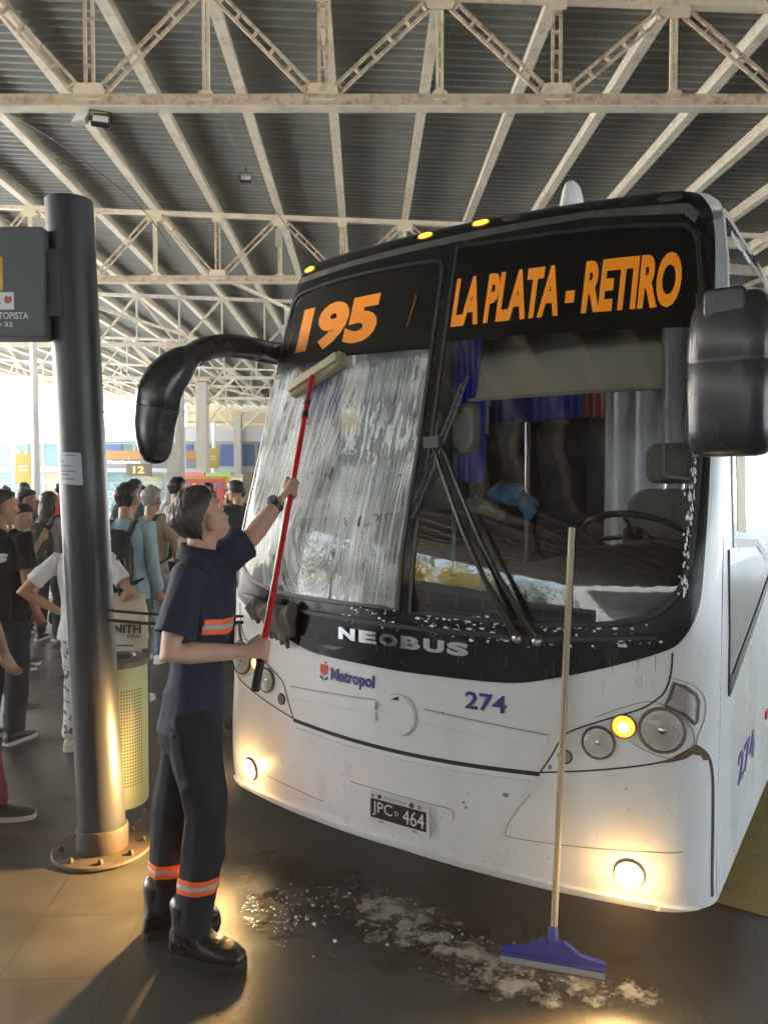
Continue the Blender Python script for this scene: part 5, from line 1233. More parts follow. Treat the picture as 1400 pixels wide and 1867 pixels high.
def person(label, loc, az, H=1.72, top=((.3, .3, .3), 'short'), pants=(.03, .03, .04), shoes=((.02, .02, .02), (.7, .7, .7)), hair_=('short', 'black'), skin=0, hd=(0, 0, 0), group=None, vox=.013, grip=None, legs='long', bare=False, fat=1.0, eyes=False, hem=-.12, seed=1, name='person', ptex=None, topm=None, baggy=1.0, hs=1.0, **jo):
    k = H / 1.75
    root = empty(name, loc, -radians(az), label, 'person', group)
    J = {n: V(v) * (k if n[:3] != 'toe' else 1) for n, v in J0.items()}
    for n, v in jo.items(): J[n] = V(v) * (k if n[:3] != 'toe' else 1)
    hipm = (J['hipR'] + J['hipL']) / 2; shm = (J['shR'] + J['shL']) / 2
    hv = (J['hipR'] - J['hipL']).normalized(); sv = (J['shR'] - J['shL']).normalized(); ax = (shm - hipm)
    def tor(t, rx, ry, dy=0, o=0):
        s = hv.lerp(sv, max(0, min(1, t))).normalized(); f = ax.normalized().cross(s) * -1
        f = s.cross(ax.normalized()) * -1
        return (hipm + ax * t + f * dy * k, s * (rx * k * fat + o), f * (ry * k * fat + o))
    TR = [(-.10, .150, .108, -.01), (.03, .160, .112, -.008), (.16, .150, .105, 0), (.34, .138, .098, .004), (.55, .152, .106, .006), (.75, .168, .110, .004), (.90, .172, .098, 0), (1.0, .150, .078, -.004), (1.07, .075, .060, -.006)]
    Rz = Matrix.Rotation(-radians(hd[0]), 3, 'Z') @ Matrix.Rotation(radians(hd[1]), 3, 'X') @ Matrix.Rotation(radians(hd[2]), 3, 'Y')
    hc = J['head']
    body = MB()
    head_to(body, hc, Rz, k * hs)
    limb(body, [J['neck'] - V((0, 0, .05 * k)), J['neck'] + V((0, 0, .02 * k)), hc + Rz @ V((0, -.028, -.07)) * k], [(.066 * k, .058 * k), (.055 * k, .055 * k), (.054 * k, .056 * k)])
    oval(body, [tor(*q) for q in TR])
    for sd, sg in (('R', 1), ('L', -1)):
        sh, el, wr = J['sh' + sd], J['el' + sd], J['wr' + sd]
        u = sh + (shm - sh) * .15
        limb(body, [u, sh.lerp(el, .3), sh.lerp(el, .75), el, el.lerp(wr, .3), el.lerp(wr, .7), wr], [.056 * k, .051 * k, .043 * k, .040 * k, .041 * k, .033 * k, .026 * k])
        if grip and sd in grip: g = grip[sd]; hand_grip(body, wr, g[0], g[1], g[2], g[3], 1, g[4] if len(g) > 4 else 1)
        else: hand_relaxed(body, wr, (wr - el).normalized() + V((0, .1, 0)), V((0, .45, 0)) + (shm - wr).normalized() * .6, k, sg)
        h, kn, an = J['hip' + sd], J['knee' + sd], J['ank' + sd]
        limb(body, [h + V((0, 0, .02)), h.lerp(kn, .4), kn + (h - kn) * .1, kn, kn.lerp(an, .3), kn.lerp(an, .7), an], [.082 * k, .074 * k, .056 * k, .053 * k, .054 * k, .042 * k, .038 * k])
    fin('body', remesh(body, vox * .75 if vox < .02 else vox, 3), skins[skin], root)
    if hair_ and hair_[0] in ('short', 'crop', 'grey', 'bun'): hair_vol('hair', hc, Rz, hairs[hair_[1]], root, k, seed, 1 if hair_[0] != 'crop' else .35, vox)
    elif hair_: hair('hair' if hair_[0] != 'cap' else 'cap', hc, Rz, hair_[2] if len(hair_) > 2 else hairs[hair_[1]], root, hair_[0], k, seed)
    if hair_ and hair_[0] == 'long':
        mb = MB(); limb(mb, [hc + Rz @ V((0, -.06, .02)) * k, hc + Rz @ V((0, -.085, -.10)) * k, hc + Rz @ V((0, -.095, -.21)) * k, hc + Rz @ V((0, -.09, -.30)) * k], [(.08 * k, .05 * k), (.092 * k, .045 * k), (.088 * k, .035 * k), (.055 * k, .02 * k)], 16, Rz @ V((1, 0, 0)))
        fin('hair', remesh(mb, .012, 2, .006, 40, seed, (1, 1, .15)), hairs[hair_[1]], root)
    if hair_ and hair_[0] == 'bun':
        mb = MB(); limb(mb, [hc + Rz @ V((0, -.10, .05)) * k, hc + Rz @ V((0, -.145, .02)) * k, hc + Rz @ V((0, -.16, -.08)) * k], [.022 * k, .034 * k, .014 * k]); fin('ponytail', remesh(mb, .01, 1, .004, 40, seed), hairs[hair_[1]], root)
    if hair_ and hair_[0] == 'cap':
        mb = MB(); mb.prism([(-.062, 0), (.062, 0), (.058, .012), (-.058, .012)], .06, .165); mb.v = [hc + Rz @ (v + V((0, 0, .052 - (v.y - .06) * .25 - v.x * v.x * 4))) * k for v in mb.v]; mb.build('cap_peak', hair_[2] if len(hair_) > 2 else hairs['black'], root)
    if eyes:
        for sg in (1, -1):
            mb = MB(); ball(mb, hc + Rz @ V((sg * .032, .080, .012)) * k * hs, .0115 * k); e = mb.build('eye', eyew, root); mb = MB(); ball(mb, hc + Rz @ V((sg * .032, .0865, .012)) * k * hs, .0068 * k); mb.build('iris', eyed, e)
    # clothes
    col, slv = top; tm = topm or cloth('cloth %.2f %.2f %.2f' % tuple(col), col, var=.1)
    mb = MB(); oo = .014 * k
    rings = [tor(hem, .162, .118, -.006, oo * 1.3)] + [tor(*q, oo) for q in TR[1:-1]] + [tor(1.06, .082, .066, -.006, 0)]
    if hem < -.15: rings = [tor(hem, .170, .126, -.006, oo * 1.3), tor(-.08, .165, .120, -.006, oo * 1.2)] + rings[1:]
    oval(mb, rings)
    tors = trim(remesh(mb, vox, 3, .010 * k, 8, seed, (1, 1, .55)), [(hipm + ax * (hem + .015), ax * -1, .5)]); jb_ = bmesh.new(); jb_.from_mesh(tors)
    tl_ = {'short': .70, 'long': 1.0, 'none': .0}[slv]
    for sd in 'RL':
        sh, el, wr = J['sh' + sd], J['el' + sd], J['wr' + sd]; u = sh + (shm - sh) * .35
        if slv == 'none': continue
        mb = MB()
        if slv == 'long': limb(mb, [u, sh, sh.lerp(el, .5), el, el.lerp(wr, .5), el.lerp(wr, .96)], [.072 * k, .069 * k, .060 * k, .054 * k, .048 * k, .040 * k])
        else: limb(mb, [u, sh, sh.lerp(el, .35), sh.lerp(el, tl_ * baggy)], [.072 * k, .071 * k, .069 * k, .069 * k * baggy])
        sl_ = remesh(mb, vox, 3, .010 * k, 8, seed + (3 if sd == 'L' else 0), (1, 1, .55))
        trim(sl_, [(sh.lerp(el, tl_ * baggy), el - sh, .14) if slv == 'short' else (el.lerp(wr, .95), wr - el, .10)]); jb_.from_mesh(sl_)
    sm = bpy.data.meshes.new('shirt'); jb_.to_mesh(sm); jb_.free(); so_ = fin('shirt', sm, tm, root); s_ = so_.modifiers.new('t', 'SOLIDIFY'); s_.thickness = .004; s_.offset = -1
    pm2 = ptex or cloth('cloth %.2f %.2f %.2f' % tuple(pants), pants, var=.12)
    mb = MB(); oval(mb, [tor(-.16, .150, .112, -.008, .006), tor(-.05, .160, .116, -.008, .008), tor(.06, .156, .112, -.006, .006), tor(.13, .148, .106, 0, .004)])
    for sd in 'RL':
        h, kn, an = J['hip' + sd], J['knee' + sd], J['ank' + sd]; b = baggy
        if legs == 'short': limb(mb, [h + V((0, 0, .02)), h.lerp(kn, .4), h.lerp(kn, .95)], [.094 * k, .092 * k, .086 * k])
        else: limb(mb, [h + V((0, 0, .02)), h.lerp(kn, .4), kn + (h - kn) * .08, kn.lerp(an, .35), kn.lerp(an, .7), an + V((0, 0, .012))], [.093 * k, .087 * k * b, .074 * k * b, .072 * k * b, .066 * k * b, .064 * k * b])
    sm = remesh(mb, vox, 3, .008 * k, 7, seed + 5, (1.2, 1.2, .7)); trim(sm, [(J['ank' + sd] + V((0, 0, .006)), V((0, 0, -1)), .13) for sd in 'RL'] if legs != 'short' else [])
    so_ = fin('trousers', sm, pm2, root); s_ = so_.modifiers.new('t', 'SOLIDIFY'); s_.thickness = .004; s_.offset = -1
    for sd in 'RL':
        an = J['ank' + sd]; d = V(J['toe' + sd]); d.z = 0; d.normalize(); shoe(root, V((an.x, an.y, 0)), d, k, shoes)
    root['_'] = 0; del root['_']
    return root, J, k, hc, Rz
def shoe(root, p, d, k, cols, boot=False, lift=0):
    s = V((d.y, -d.x, 0)); mb = MB()
    sec = [(-.078, .020, .050), (-.068, .034, .085), (-.03, .039, .098), (.03, .042, .090), (.075, .047, .068), (.12, .050, .056), (.16, .044, .048), (.185, .028, .036), (.196, .012, .026)]
    if boot: sec = [(-.085, .024, .060), (-.072, .042, .13), (-.03, .048, .16), (.02, .050, .15), (.07, .054, .098), (.12, .057, .080), (.165, .052, .074), (.195, .038, .058), (.212, .016, .036)]
    n = 12; vs = []
    for t, hw, h in sec:
        for q in range(n):
            a = 2 * pi * q / n; cx, cz = cos(a), sin(a)
            vs.append(p + d * t * k + s * hw * k * (abs(cx) ** .75) * (1 if cx > 0 else -1) + V((0, 0, .016 + (h - .016) * k * (.5 + .5 * (abs(cz) ** .8) * (1 if cz > 0 else -1)))))
    m = len(sec); fs = [(i * n + q, i * n + (q + 1) % n, (i + 1) * n + (q + 1) % n, (i + 1) * n + q) for i in range(m - 1) for q in range(n)] + [tuple(range(n))[::-1], tuple(range((m - 1) * n, m * n))]
    mb.add(vs, fs)
    if boot: limb(mb, [p + d * -.02 + V((0, 0, .08)), p + d * -.02 + V((0, 0, .15)), p + d * -.022 + V((0, 0, .21))], [.058, .058, .062])
    mat = cols[0] if not isinstance(cols[0], tuple) else M('shoe %.2f %.2f %.2f' % cols[0], cols[0], .5)
    if boot: o = fin('boot', remesh(mb, .008, 3, .003, 16, 3), mat, root)
    else: o = mb.build('shoe', mat, root, 60)
    out = []
    for t, hw, h in sec: out.append((t * k, hw * k + .003))
    L_ = [p + d * t + s * hw for t, hw in out] + [p + d * t - s * hw for t, hw in out[::-1]]
    nn = len(L_); hb = .030 if boot else .026
    MB().add([V((q.x, q.y, .001)) for q in L_] + [V((q.x, q.y, hb)) for q in L_], [tuple(range(nn))[::-1], tuple(range(nn, 2 * nn))] + [(i, (i + 1) % nn, (i + 1) % nn + nn, i + nn) for i in range(nn)]).build('sole', M('sole %.2f %.2f %.2f' % cols[1], cols[1], .6), o)
    return o

# ---------------------------------------------------------------- the worker washing the pane
WB = V((-.76, 2.85, 0)); WAZ = 80
Wi = Matrix.Rotation(radians(WAZ), 3, 'Z')
def wl_(p): return Wi @ (V(p) - WB)
def wd_(d): return Wi @ V(d)
def bwd(s_, z_, o): p, n = bsurf(s_, z_); p = p + n * o; return MBUS + ex * p.x + ey * p.y + V((0, 0, p.z))
PA, PBk = V((-.460, 2.72, 1.008)), (bwd(-.815, 2.185, .075) + bwd(-.485, 2.325, .075)) / 2; PAX = (PBk - PA).normalized()
gR = PA.lerp(PBk, .095); gL = PA.lerp(PBk, .565)
shR, shL = V((-.690, 2.745, 1.42)), V((-.660, 3.05, 1.435)); elR = V((-.752, 2.655, 1.155))
dR = (gR - elR).normalized(); wrR = gR - dR * .078
dL = (gL - shL).normalized(); wrL = gL - dL * .080; elL = shL.lerp(wrL, .53) + V((.0, 0, -.035))
HH = 1.75
polo = cloth('navy pique polo', (.006, .010, .036), .8, var=.25, vs=30, bump=.25, bs=500)
wtr = cloth('black navy work trousers', (.005, .0055, .011), .85, var=.3, vs=8, bump=.12, bs=160)
btm = M('black boot leather', (.012, .011, .011), .32, var=.4, vs=20, bump=.12, bs=70, rv=.1)
w_, WJ, wk, whc, wR = person('young worker in navy polo and black trousers scrubbing the bus windscreen with a long pole', WB, WAZ, HH, ((.0, .0, .0), 'short'), hair_=None, skin=0, hd=(-40, 30, 0), vox=.008, fat=.90, topm=polo, ptex=wtr, baggy=1.10, hs=.94, eyes=True, hem=-.10, seed=4,
    grip={'R': (wl_(gR), wd_(PAX), wd_((0, -1, .2)), .013, 1), 'L': (wl_(gL), wd_(PAX), wd_((.4, -1, .2)), .013, 1)},
    shR=wl_(shR), shL=wl_(shL), elR=wl_(elR), elL=wl_(elL), wrR=wl_(wrR), wrL=wl_(wrL),
    hipR=wl_((-.705, 2.765, .875)), hipL=wl_((-.735, 2.935, .875)), kneeR=wl_((-.645, 2.78, .52)), kneeL=wl_((-.815, 2.93, .50)), ankR=wl_((-.705, 2.765, .10)), ankL=wl_((-.850, 2.925, .10)),
    neck=wl_((-.690, 2.895, 1.475)), head=wl_((-.694, 2.885, 1.612)), toeR=wd_((.95, -.28, 0)), toeL=wd_((.92, .38, 0)))
for ch in list(w_.children):
    if ch.name.startswith('shoe'):
        for g in list(ch.children): bpy.data.objects.remove(g)
        bpy.data.objects.remove(ch)
for sd in 'RL':
    an = WJ['ank' + sd]; d = V(WJ['toe' + sd]); d.z = 0; d.normalize(); shoe(w_, V((an.x, an.y, 0)), d, 1.0, (btm, (.008, .008, .008)), True)
hair_vol('hair', whc, wR, M('worker brown hair', (.042, .028, .019), .45, var=.6, vs=80, bump=.5, bs=260, stretch=(1, 1, .2)), w_, .94 * .97, 2, .9, .005)
# collar
nk = WJ['neck']; mb = MB(); vs = []; fs = []; n = 28
cdir = (whc - nk).normalized()
for i, (r, h) in enumerate(((.075, -.035), (.072, .005), (.068, .028), (.072, .030), (.086, -.005), (.094, -.025))):
    for q in range(n):
        a = 2 * pi * q / n + .0; vs.append(nk + V((cos(a) * r * 1.08, sin(a) * r * .98 - .004, h + .014 * (1 - sin(a)) * (1 if i > 0 else .3) - .008)))
for i in range(5):
    for q in range(n): fs.append((i * n + q, i * n + (q + 1) % n, (i + 1) * n + (q + 1) % n, (i + 1) * n + q))
co = MB().add(vs, fs).build('collar', polo, w_, 180); sd_ = co.modifiers.new('t', 'SOLIDIFY'); sd_.thickness = .003
# reflective bands hug the surface below them
def band(name, src, c, ax, half, mat, par, proud=.004):
    """strip cut from the garment mesh between two planes, raised and thickened"""
    bm = bmesh.new(); bm.from_mesh(src.data); ax = V(ax).normalized(); c = V(c)
    for sgn in (1, -1):
        bmesh.ops.bisect_plane(bm, geom=bm.verts[:] + bm.edges[:] + bm.faces[:], plane_co=c + ax * half * sgn, plane_no=ax * sgn, clear_outer=True)
    return bm
shirt = [o for o in w_.children if o.name.startswith('shirt')][0]; trs = [o for o in w_.children if o.name.startswith('trousers')][0]
trs_p = trs
orb = M('orange reflective tape', (.85, .13, .02), .5, var=.08); slv_ = M('silver reflective tape', (.42, .40, .38), .4, var=.1)
def put_band(src, c, ax, half, keep):
    outs = None
    for nm, hf, mt, pr in (('reflective_band', half, orb, .0022), ('silver_stripe', half * .30, slv_, .0036)):
        bm = band(nm, src, c, ax, hf, mt, w_)
        bmesh.ops.delete(bm, geom=[f for f in bm.faces if not keep(f.calc_center_median())], context='FACES')
        bm.normal_update()
        for v in bm.verts: v.co += v.normal * pr
        me = bpy.data.meshes.new(nm); bm.to_mesh(me); bm.free()
        o = fin(nm, me, mt, outs or w_); s_ = o.modifiers.new('t', 'SOLIDIFY'); s_.thickness = .002; s_.offset = 1
        outs = outs or o
arm_r = [WJ['shR'], WJ['elR']]
def off_arm(p):
    a, b = arm_r; t = max(0, min(1, (p - a).dot(b - a) / (b - a).length_squared)); return (p - a.lerp(b, t)).length > .092 and (p - WJ['shL'].lerp(WJ['elL'], max(0, min(1, (p - WJ['shL']).dot(WJ['elL'] - WJ['shL']) / (WJ['elL'] - WJ['shL']).length_squared)))).length > .09
put_band(shirt, wl_((-.70, 2.86, 1.235)), (0.0, .12, 1), .028, off_arm)
put_band(trs, wl_((-.70, 2.77, .292)), (0, 0, 1), .027, lambda p: (p - WJ['ankR']).to_2d().length < (p - WJ['ankL']).to_2d().length)
put_band(trs, wl_((-.84, 2.93, .272)), (0, 0, 1), .026, lambda p: (p - WJ['ankR']).to_2d().length >= (p - WJ['ankL']).to_2d().length)
# watch on the raised wrist
wl0 = wl_(wrL - dL * .028); q_ = wd_(dL).to_track_quat('Z', 'Y').to_matrix()
wt = MB().lathe([(.0335, -.011), (.036, -.010), (.036, .010), (.0335, .011)], wl0, 24, q_).build('watch', rubber, w_)
fc = wd_((-.35, -.75, .5)); fc = (fc - wd_(dL) * fc.dot(wd_(dL))).normalized(); MB().lathe([(.021, 0), (.021, .008), (.017, .011)], wl0 + fc * .034, 20, fc.to_track_quat('Z', 'Y').to_matrix()).build('watch_face', M('dark watch face', (.10, .11, .12), .2), wt)

# ---------------------------------------------------------------- long window brush
WBR = empty('window_brush', PA, 0, 'long red pole brush with cream sponge head held against the soapy pane', 'brush')
redp = M('red enamel tube', (.55, .012, .02), .25, var=.08, coat=.3)
def bw(p): return V(p) - PA
hd0, hd1 = PA.lerp(PBk, .865), PA.lerp(PBk, .955)
MB().tube([bw(PA.lerp(PBk, .085)), bw(hd0)], .0125, 14).build('pole', redp, WBR)
MB().tube([bw(PA), bw(PA.lerp(PBk, .09))], .0165, 14).build('grip', rubber, WBR)
for t0, t1, r_ in ((.82, .84, .016), (.872, .885, .015)): MB().tube([bw(PA.lerp(PBk, t0)), bw(PA.lerp(PBk, t1))], r_, 14).build('clamp_ring', rubber, WBR)
MB().tube([bw(PA.lerp(PBk, .84)), bw(PA.lerp(PBk, .96))], .0105, 12).build('inner_tube', redp, WBR)
def bwd(s_, z_, o): p, n = bsurf(s_, z_); p = p + n * o; return MBUS + ex * p.x + ey * p.y + V((0, 0, p.z))
h0, h1 = bwd(-.815, 2.185, .045), bwd(-.485, 2.325, .045); hx = (h1 - h0).normalized()
hn = (bwd(-.65, 2.25, .1) - bwd(-.65, 2.25, .0)).normalized()
spm = M('cream wet sponge', (.50, .46, .30), .75, var=.3, vs=18, bump=.5, bs=120, dirt=(.30, .27, .16), ds=14, dt=.5, dw=.15)
hu = hn.cross(hx).normalized(); R_ = Matrix((hx, hn, hu)).transposed()
mb = MB(); 
mb.box(bw((h0 + h1) / 2), ((h1 - h0).length, .055, .075), R=R_)
spo = mb.build('sponge_head', spm, WBR); bv = spo.modifiers.new('b', 'BEVEL'); bv.width = .016; bv.segments = 3
MB().box(bw((h0 + h1) / 2 + hn * .035), ((h1 - h0).length * .92, .02, .045), R=R_).build('holder', M('cream plastic', (.52, .48, .34), .5, var=.15), WBR, bevel=.005)
MB().tube([bw(PA.lerp(PBk, .955)), bw((h0 + h1) / 2 + hn * .03)], .012, 10).build('neck', redp, WBR)

# ---------------------------------------------------------------- floor squeegee leaning on the coach
FS = empty('floor_squeegee', (.608, 2.70, 0), 0, 'blue floor squeegee with a worn wooden handle leaning on the coach', 'squeegee')
wood = M('worn wooden handle', (.37, .30, .21), .5, var=.25, vs=3, stretch=(8, 8, .8), dirt=(.22, .15, .09), ds=6, dt=.6, dw=.15)
tp = V((.690, 2.815, 1.585)) - V((.608, 2.70, 0))
MB().tube([(0, 0, .075), tp * .33 + V((0, 0, .05)), tp * .66 + V((0, 0, .025)), tp], [.0125, .0125, .0128, .012], 14).build('handle', wood, FS)
a_, b_ = V((.428, 2.747, 0)) - V((.608, 2.70, 0)), V((.779, 2.642, 0)) - V((.608, 2.70, 0)); bx = (b_ - a_).normalized(); bn = V((-bx.y, bx.x, 0))
bluep = M('blue squeegee plastic', (.002, .022, .24), .45, var=.08)
L2 = (b_ - a_).length / 2; cm_ = (a_ + b_) / 2
def fsf(p): return cm_ + bx * p.x + bn * p.y + V((0, 0, p.z))
MB().prism([(-L2, .040), (L2, .040), (L2, .060), (L2 * .55, .072), (.045, .112), (-.035, .112), (-L2 * .55, .072), (-L2, .060)], -.010, .010, fsf).build('head', bluep, FS, bevel=.003)
MB().prism([(-L2, .030), (L2, .030), (L2, .044), (-L2, .044)], -.020, .020, fsf).build('clip', bluep, FS, bevel=.003)
MB().prism([(-L2, .003), (L2, .003), (L2, .030), (-L2, .030)], -.012, -.006, fsf).prism([(-L2, .003), (L2, .003), (L2, .030), (-L2, .030)], .006, .012, fsf).build('blade', M('grey rubber blade', (.30, .30, .31), .5), FS)
MB().lathe([(.019, .05), (.020, .10), (.017, .15), (.014, .155)], (0, 0, 0), 18).build('socket', bluep, FS)
# cleaning rag slumped on the ledge at the coach corner
mb = MB(); random.seed(5)
for t in range(9):
    s_ = -.86 + .035 * t; p, n = bsurf(s_, 1.15); base = MBUS + ex * p.x + ey * p.y + V((0, 0, p.z)); nw = ex * n.x + ey * n.y + V((0, 0, n.z))
    dr = .05 + .10 * math.exp(-((t - 6) / 2.5) ** 2) + .02 * sin(t * 2)
    limb(mb, [base + nw * .03 + V((0, 0, .035 + .012 * sin(t * 1.7))), base + nw * .05 + V((0, 0, 0)), base + nw * .035 - V((0, 0, dr))], [.026, .030, .012], 8)
ro_ = fin('cleaning_rag', remesh(mb, .009, 3, .007, 22, 2, (1, 1, .5)), cloth('grey wet rag', (.085, .085, .075), .9, var=.25), None); tag(ro_, 'wet grey rag slumped on the coach corner below the soapy pane', 'rag')

# ---------------------------------------------------------------- things lying on the dashboard
def buslocal(x, y, z): return MBUS + ex * x + ey * y + V((0, 0, z))
mb = MB(); 
for c_, r_ in (((.20, .42, 1.70), .045), ((.27, .44, 1.695), .055), ((.32, .46, 1.66), .045), ((.33, .46, 1.61), .03)): ball(mb, buslocal(*c_), (r_, r_ * .7, r_ * .9))
o = fin('blue_cloth', remesh(mb, .009, 2, .012, 16, 4), cloth('bright blue cloth', (.02, .22, .48), .7, var=.2), None); tag(o, 'bright blue bundled cloth hung inside the clean windscreen pane', 'cloth')
mb = MB(); limb(mb, [buslocal(.04, .45, 1.66), buslocal(.11, .45, 1.64), buslocal(.20, .46, 1.60)], [(.05, .03), (.062, .03), (.04, .02)], 12)
o = fin('beige_pouch', remesh(mb, .009, 2, .008, 14, 6), cloth('beige pouch cloth', (.32, .29, .20), .8), None); tag(o, 'beige pouch beside the blue cloth behind the clean pane', 'pouch')

# ---------------------------------------------------------------- crowd waiting on the platform
G = 'people waiting on the platform'
lb = dict(group=G)
man = person('man in black tee with white gothic letters on his back, nearest the left edge', (-2.58, 5.15, 0), 12, 1.70, ((.008, .008, .011), 'short'), (.010, .016, .034), ((.012, .014, .02), (.45, .45, .45)), ('crop', 'black'), 1, hd=(32, 0, 0), fat=1.12, vox=.010, seed=11, baggy=1.1, **lb)[0]
sb_ = [o for o in man.children if o.name.startswith('shirt')][0]
person('person in maroon trousers cut by the left edge, closest of those waiting', (-2.10, 3.83, 0), 85, 1.72, ((.03, .03, .035), 'short'), (.16, .02, .04), ((.012, .012, .014), (.62, .62, .60)), ('short', 'black'), 1, vox=.012, seed=12, ankR=(.08, -.02, .085), ankL=(-.08, .10, .085), wrR=(.21, .10, .86), elR=(.24, -.02, 1.12), wrL=(-.22, .1, .86), elL=(-.24, .0, 1.12), **lb)
person('dark haired person seen over the shoulder of the man in black tee', (-4.2, 9.0, 0), 80, 1.66, ((.03, .03, .035), 'short'), (.03, .03, .05), hair_=('short', 'black'), skin=1, seed=13, eyes=True, **lb)
person('woman with hand raised to her chin beside the man in black tee', (-3.42, 7.2, 0), 75, 1.54, ((.015, .015, .018), 'none'), (.02, .02, .025), hair_=('short', 'black'), skin=2, seed=14, elR=(.22, .08, 1.12), wrR=(.10, .22, 1.38), hd=(0, -12, 0), eyes=True, **lb)
wmn = person('woman with long dark hair and lilac top wearing an olive backpack', (-3.72, 8.5, 0), 5, 1.63, ((.42, .38, .46), 'short'), (.03, .03, .04), hair_=('long', 'black'), skin=2, seed=15, **lb)[0]
person('white haired woman in white tee with hands on hips behind the dark pole', (-1.96, 5.0, 0), 4, 1.53, ((.62, .62, .62), 'short'), (.45, .47, .50), ((.40, .36, .30), (.5, .5, .48)), ('curly', 'blond'), 1, seed=16, fat=1.12, vox=.012,
       ptex=M('patterned trousers', (.50, .50, .50), .8, var=.05, dirt=(.05, .06, .08), ds=26, dt=.52, dw=.04), elR=(.40, -.10, 1.20), wrR=(.20, .06, 1.02), elL=(-.42, -.12, 1.20), wrL=(-.22, .06, 1.02), **lb)
blu = person('man in light blue shirt with a black backpack and khaki trousers', (-2.03, 6.05, 0), 8, 1.735, ((.26, .38, .44), 'long'), (.085, .09, .045), ((.72, .72, .70), (.75, .75, .75)), ('short', 'black'), 1, seed=17, vox=.012, fat=1.08, **lb)[0]
tan_ = person('grey haired man in tan tee and jeans with a dark backpack', (-2.26, 7.45, 0), 14, 1.70, ((.34, .26, .17), 'short'), (.14, .20, .30), ((.72, .72, .72), (.75, .75, .75)), ('grey', 'grey'), 1, seed=18, vox=.012, fat=1.05, elR=(.27, -.02, 1.16), wrR=(.25, .10, .94), **lb)[0]
person('tall dark haired man in pale tee and black trousers right of the grey haired man', (-2.36, 8.75, 0), 18, 1.80, ((.55, .52, .50), 'short'), (.012, .012, .016), ((.02, .02, .02), (.1, .1, .1)), ('short', 'black'), 0, seed=19, **lb)
person('man in dark teal shirt behind the light blue shirt', (-3.0, 9.2, 0), 12, 1.78, ((.05, .15, .16), 'short'), (.03, .03, .04), hair_=('short', 'black'), skin=1, seed=20, **lb)
person('man in dark tee and black cap next to the coach corner', (-1.80, 9.4, 0), -60, 1.76, ((.035, .04, .05), 'short'), (.03, .03, .04), hair_=('cap', 'black'), skin=0, seed=21, eyes=True, **lb)
person('woman with brown ponytail in grey lilac top near the coach corner', (-1.97, 9.9, 0), -20, 1.62, ((.36, .34, .42), 'short'), (.03, .03, .05), hair_=('bun', 'brown'), skin=0, seed=22, **lb)
person('woman in bright sky blue top half hidden by the dark pole', (-3.62, 9.1, 0), 40, 1.66, ((.08, .42, .62), 'long'), (.02, .02, .03), hair_=('long', 'black'), skin=1, seed=23, **lb)
person('man in red vest over a white shirt far left of the pole', (-6.0, 14.2, 0), -30, 1.74, ((.55, .04, .04), 'none'), (.03, .03, .04), hair_=('crop', 'black'), skin=1, seed=24, vox=.018, **lb)
person('person in navy shirt and dark trousers just left of the worker', (-1.62, 7.6, 0), 10, 1.45, ((.012, .014, .022), 'short'), (.01, .01, .014), ((.02, .02, .02), (.1, .1, .1)), ('short', 'black'), 1, seed=25, **lb)
far_ = [(-8.6, 17.5, (.55, .06, .05), 'red', 'left of the tall white post', 1.66), (-9.9, 19, (.5, .05, .05), 'bright red', 'at the left edge under the glazing', 1.70), (-8.95, 22, (.6, .6, .6), 'white', 'under the yellow plate', 1.68), (-10.6, 21.5, (.18, .28, .10), 'green', 'beyond the red shirts', 1.68), (-8.0, 20.5, (.5, .1, .1), 'dark red', 'right of the tall white post', 1.62), (-6.6, 25, (.2, .25, .4), 'slate blue', 'beside the kiosk', 1.7), (-8.9, 28, (.55, .5, .4), 'sand', 'left of the kiosk', 1.7), (-5.9, 26, (.05, .05, .06), 'black', 'in front of the kiosk side', 1.75), (-7.3, 24, (.30, .10, .14), 'wine', 'in front of the kiosk panel', 1.68), (-9.7, 26, (.4, .42, .46), 'grey', 'beside the bay board', 1.72)]
for i, (x, y, c, nm, wh, h) in enumerate(far_):
    person('distant person in %s top %s' % (nm, wh), (x, y, 0), (-150, 30, 80, -60, 170, 10, -90, 140, 60, -20)[i], h, (c, 'short'), (.03, .03, .05), hair_=('crop' if i % 2 else 'short', 'black' if i % 3 else 'brown'), skin=i % 3, vox=.024, seed=30 + i, **lb)
mid_ = [(-3.45, 10.8, 20, 1.70, (.10, .10, .12), 'charcoal', 'behind the teal shirt'), (-2.75, 11.4, -10, 1.66, (.45, .40, .34), 'oatmeal', 'in the gap beside the worker'), (-4.75, 11.6, 60, 1.72, (.50, .50, .52), 'plain white', 'behind the sky blue top'), (-5.3, 10.4, 95, 1.63, (.12, .16, .30), 'denim blue', 'near the left edge of the crowd'), (-5.9, 12.6, -40, 1.74, (.35, .07, .06), 'brick red', 'beyond the lilac top'), (-4.1, 13.0, 150, 1.68, (.20, .22, .16), 'moss', 'between the pole and the kiosk'), (-3.1, 13.6, -120, 1.75, (.55, .47, .30), 'mustard', 'ahead of the tall man'), (-5.0, 14.6, 35, 1.66, (.30, .33, .38), 'steel grey', 'left of the kiosk'), (-2.3, 12.4, 0, 1.69, (.03, .03, .04), 'jet black', 'behind the worker head')]
for i, (x, y, az, h, c, nm, wh) in enumerate(mid_):
    person('waiting person in %s top %s' % (nm, wh), (x, y, 0), az, h, (c, 'short' if i % 3 else 'long'), ((.03, .03, .05), (.10, .14, .22), (.05, .05, .05))[i % 3], hair_=(('short', 'black'), ('long', 'brown'), ('crop', 'black'), ('bun', 'black'))[i % 4], skin=i % 3, vox=.018, seed=60 + i, **lb)
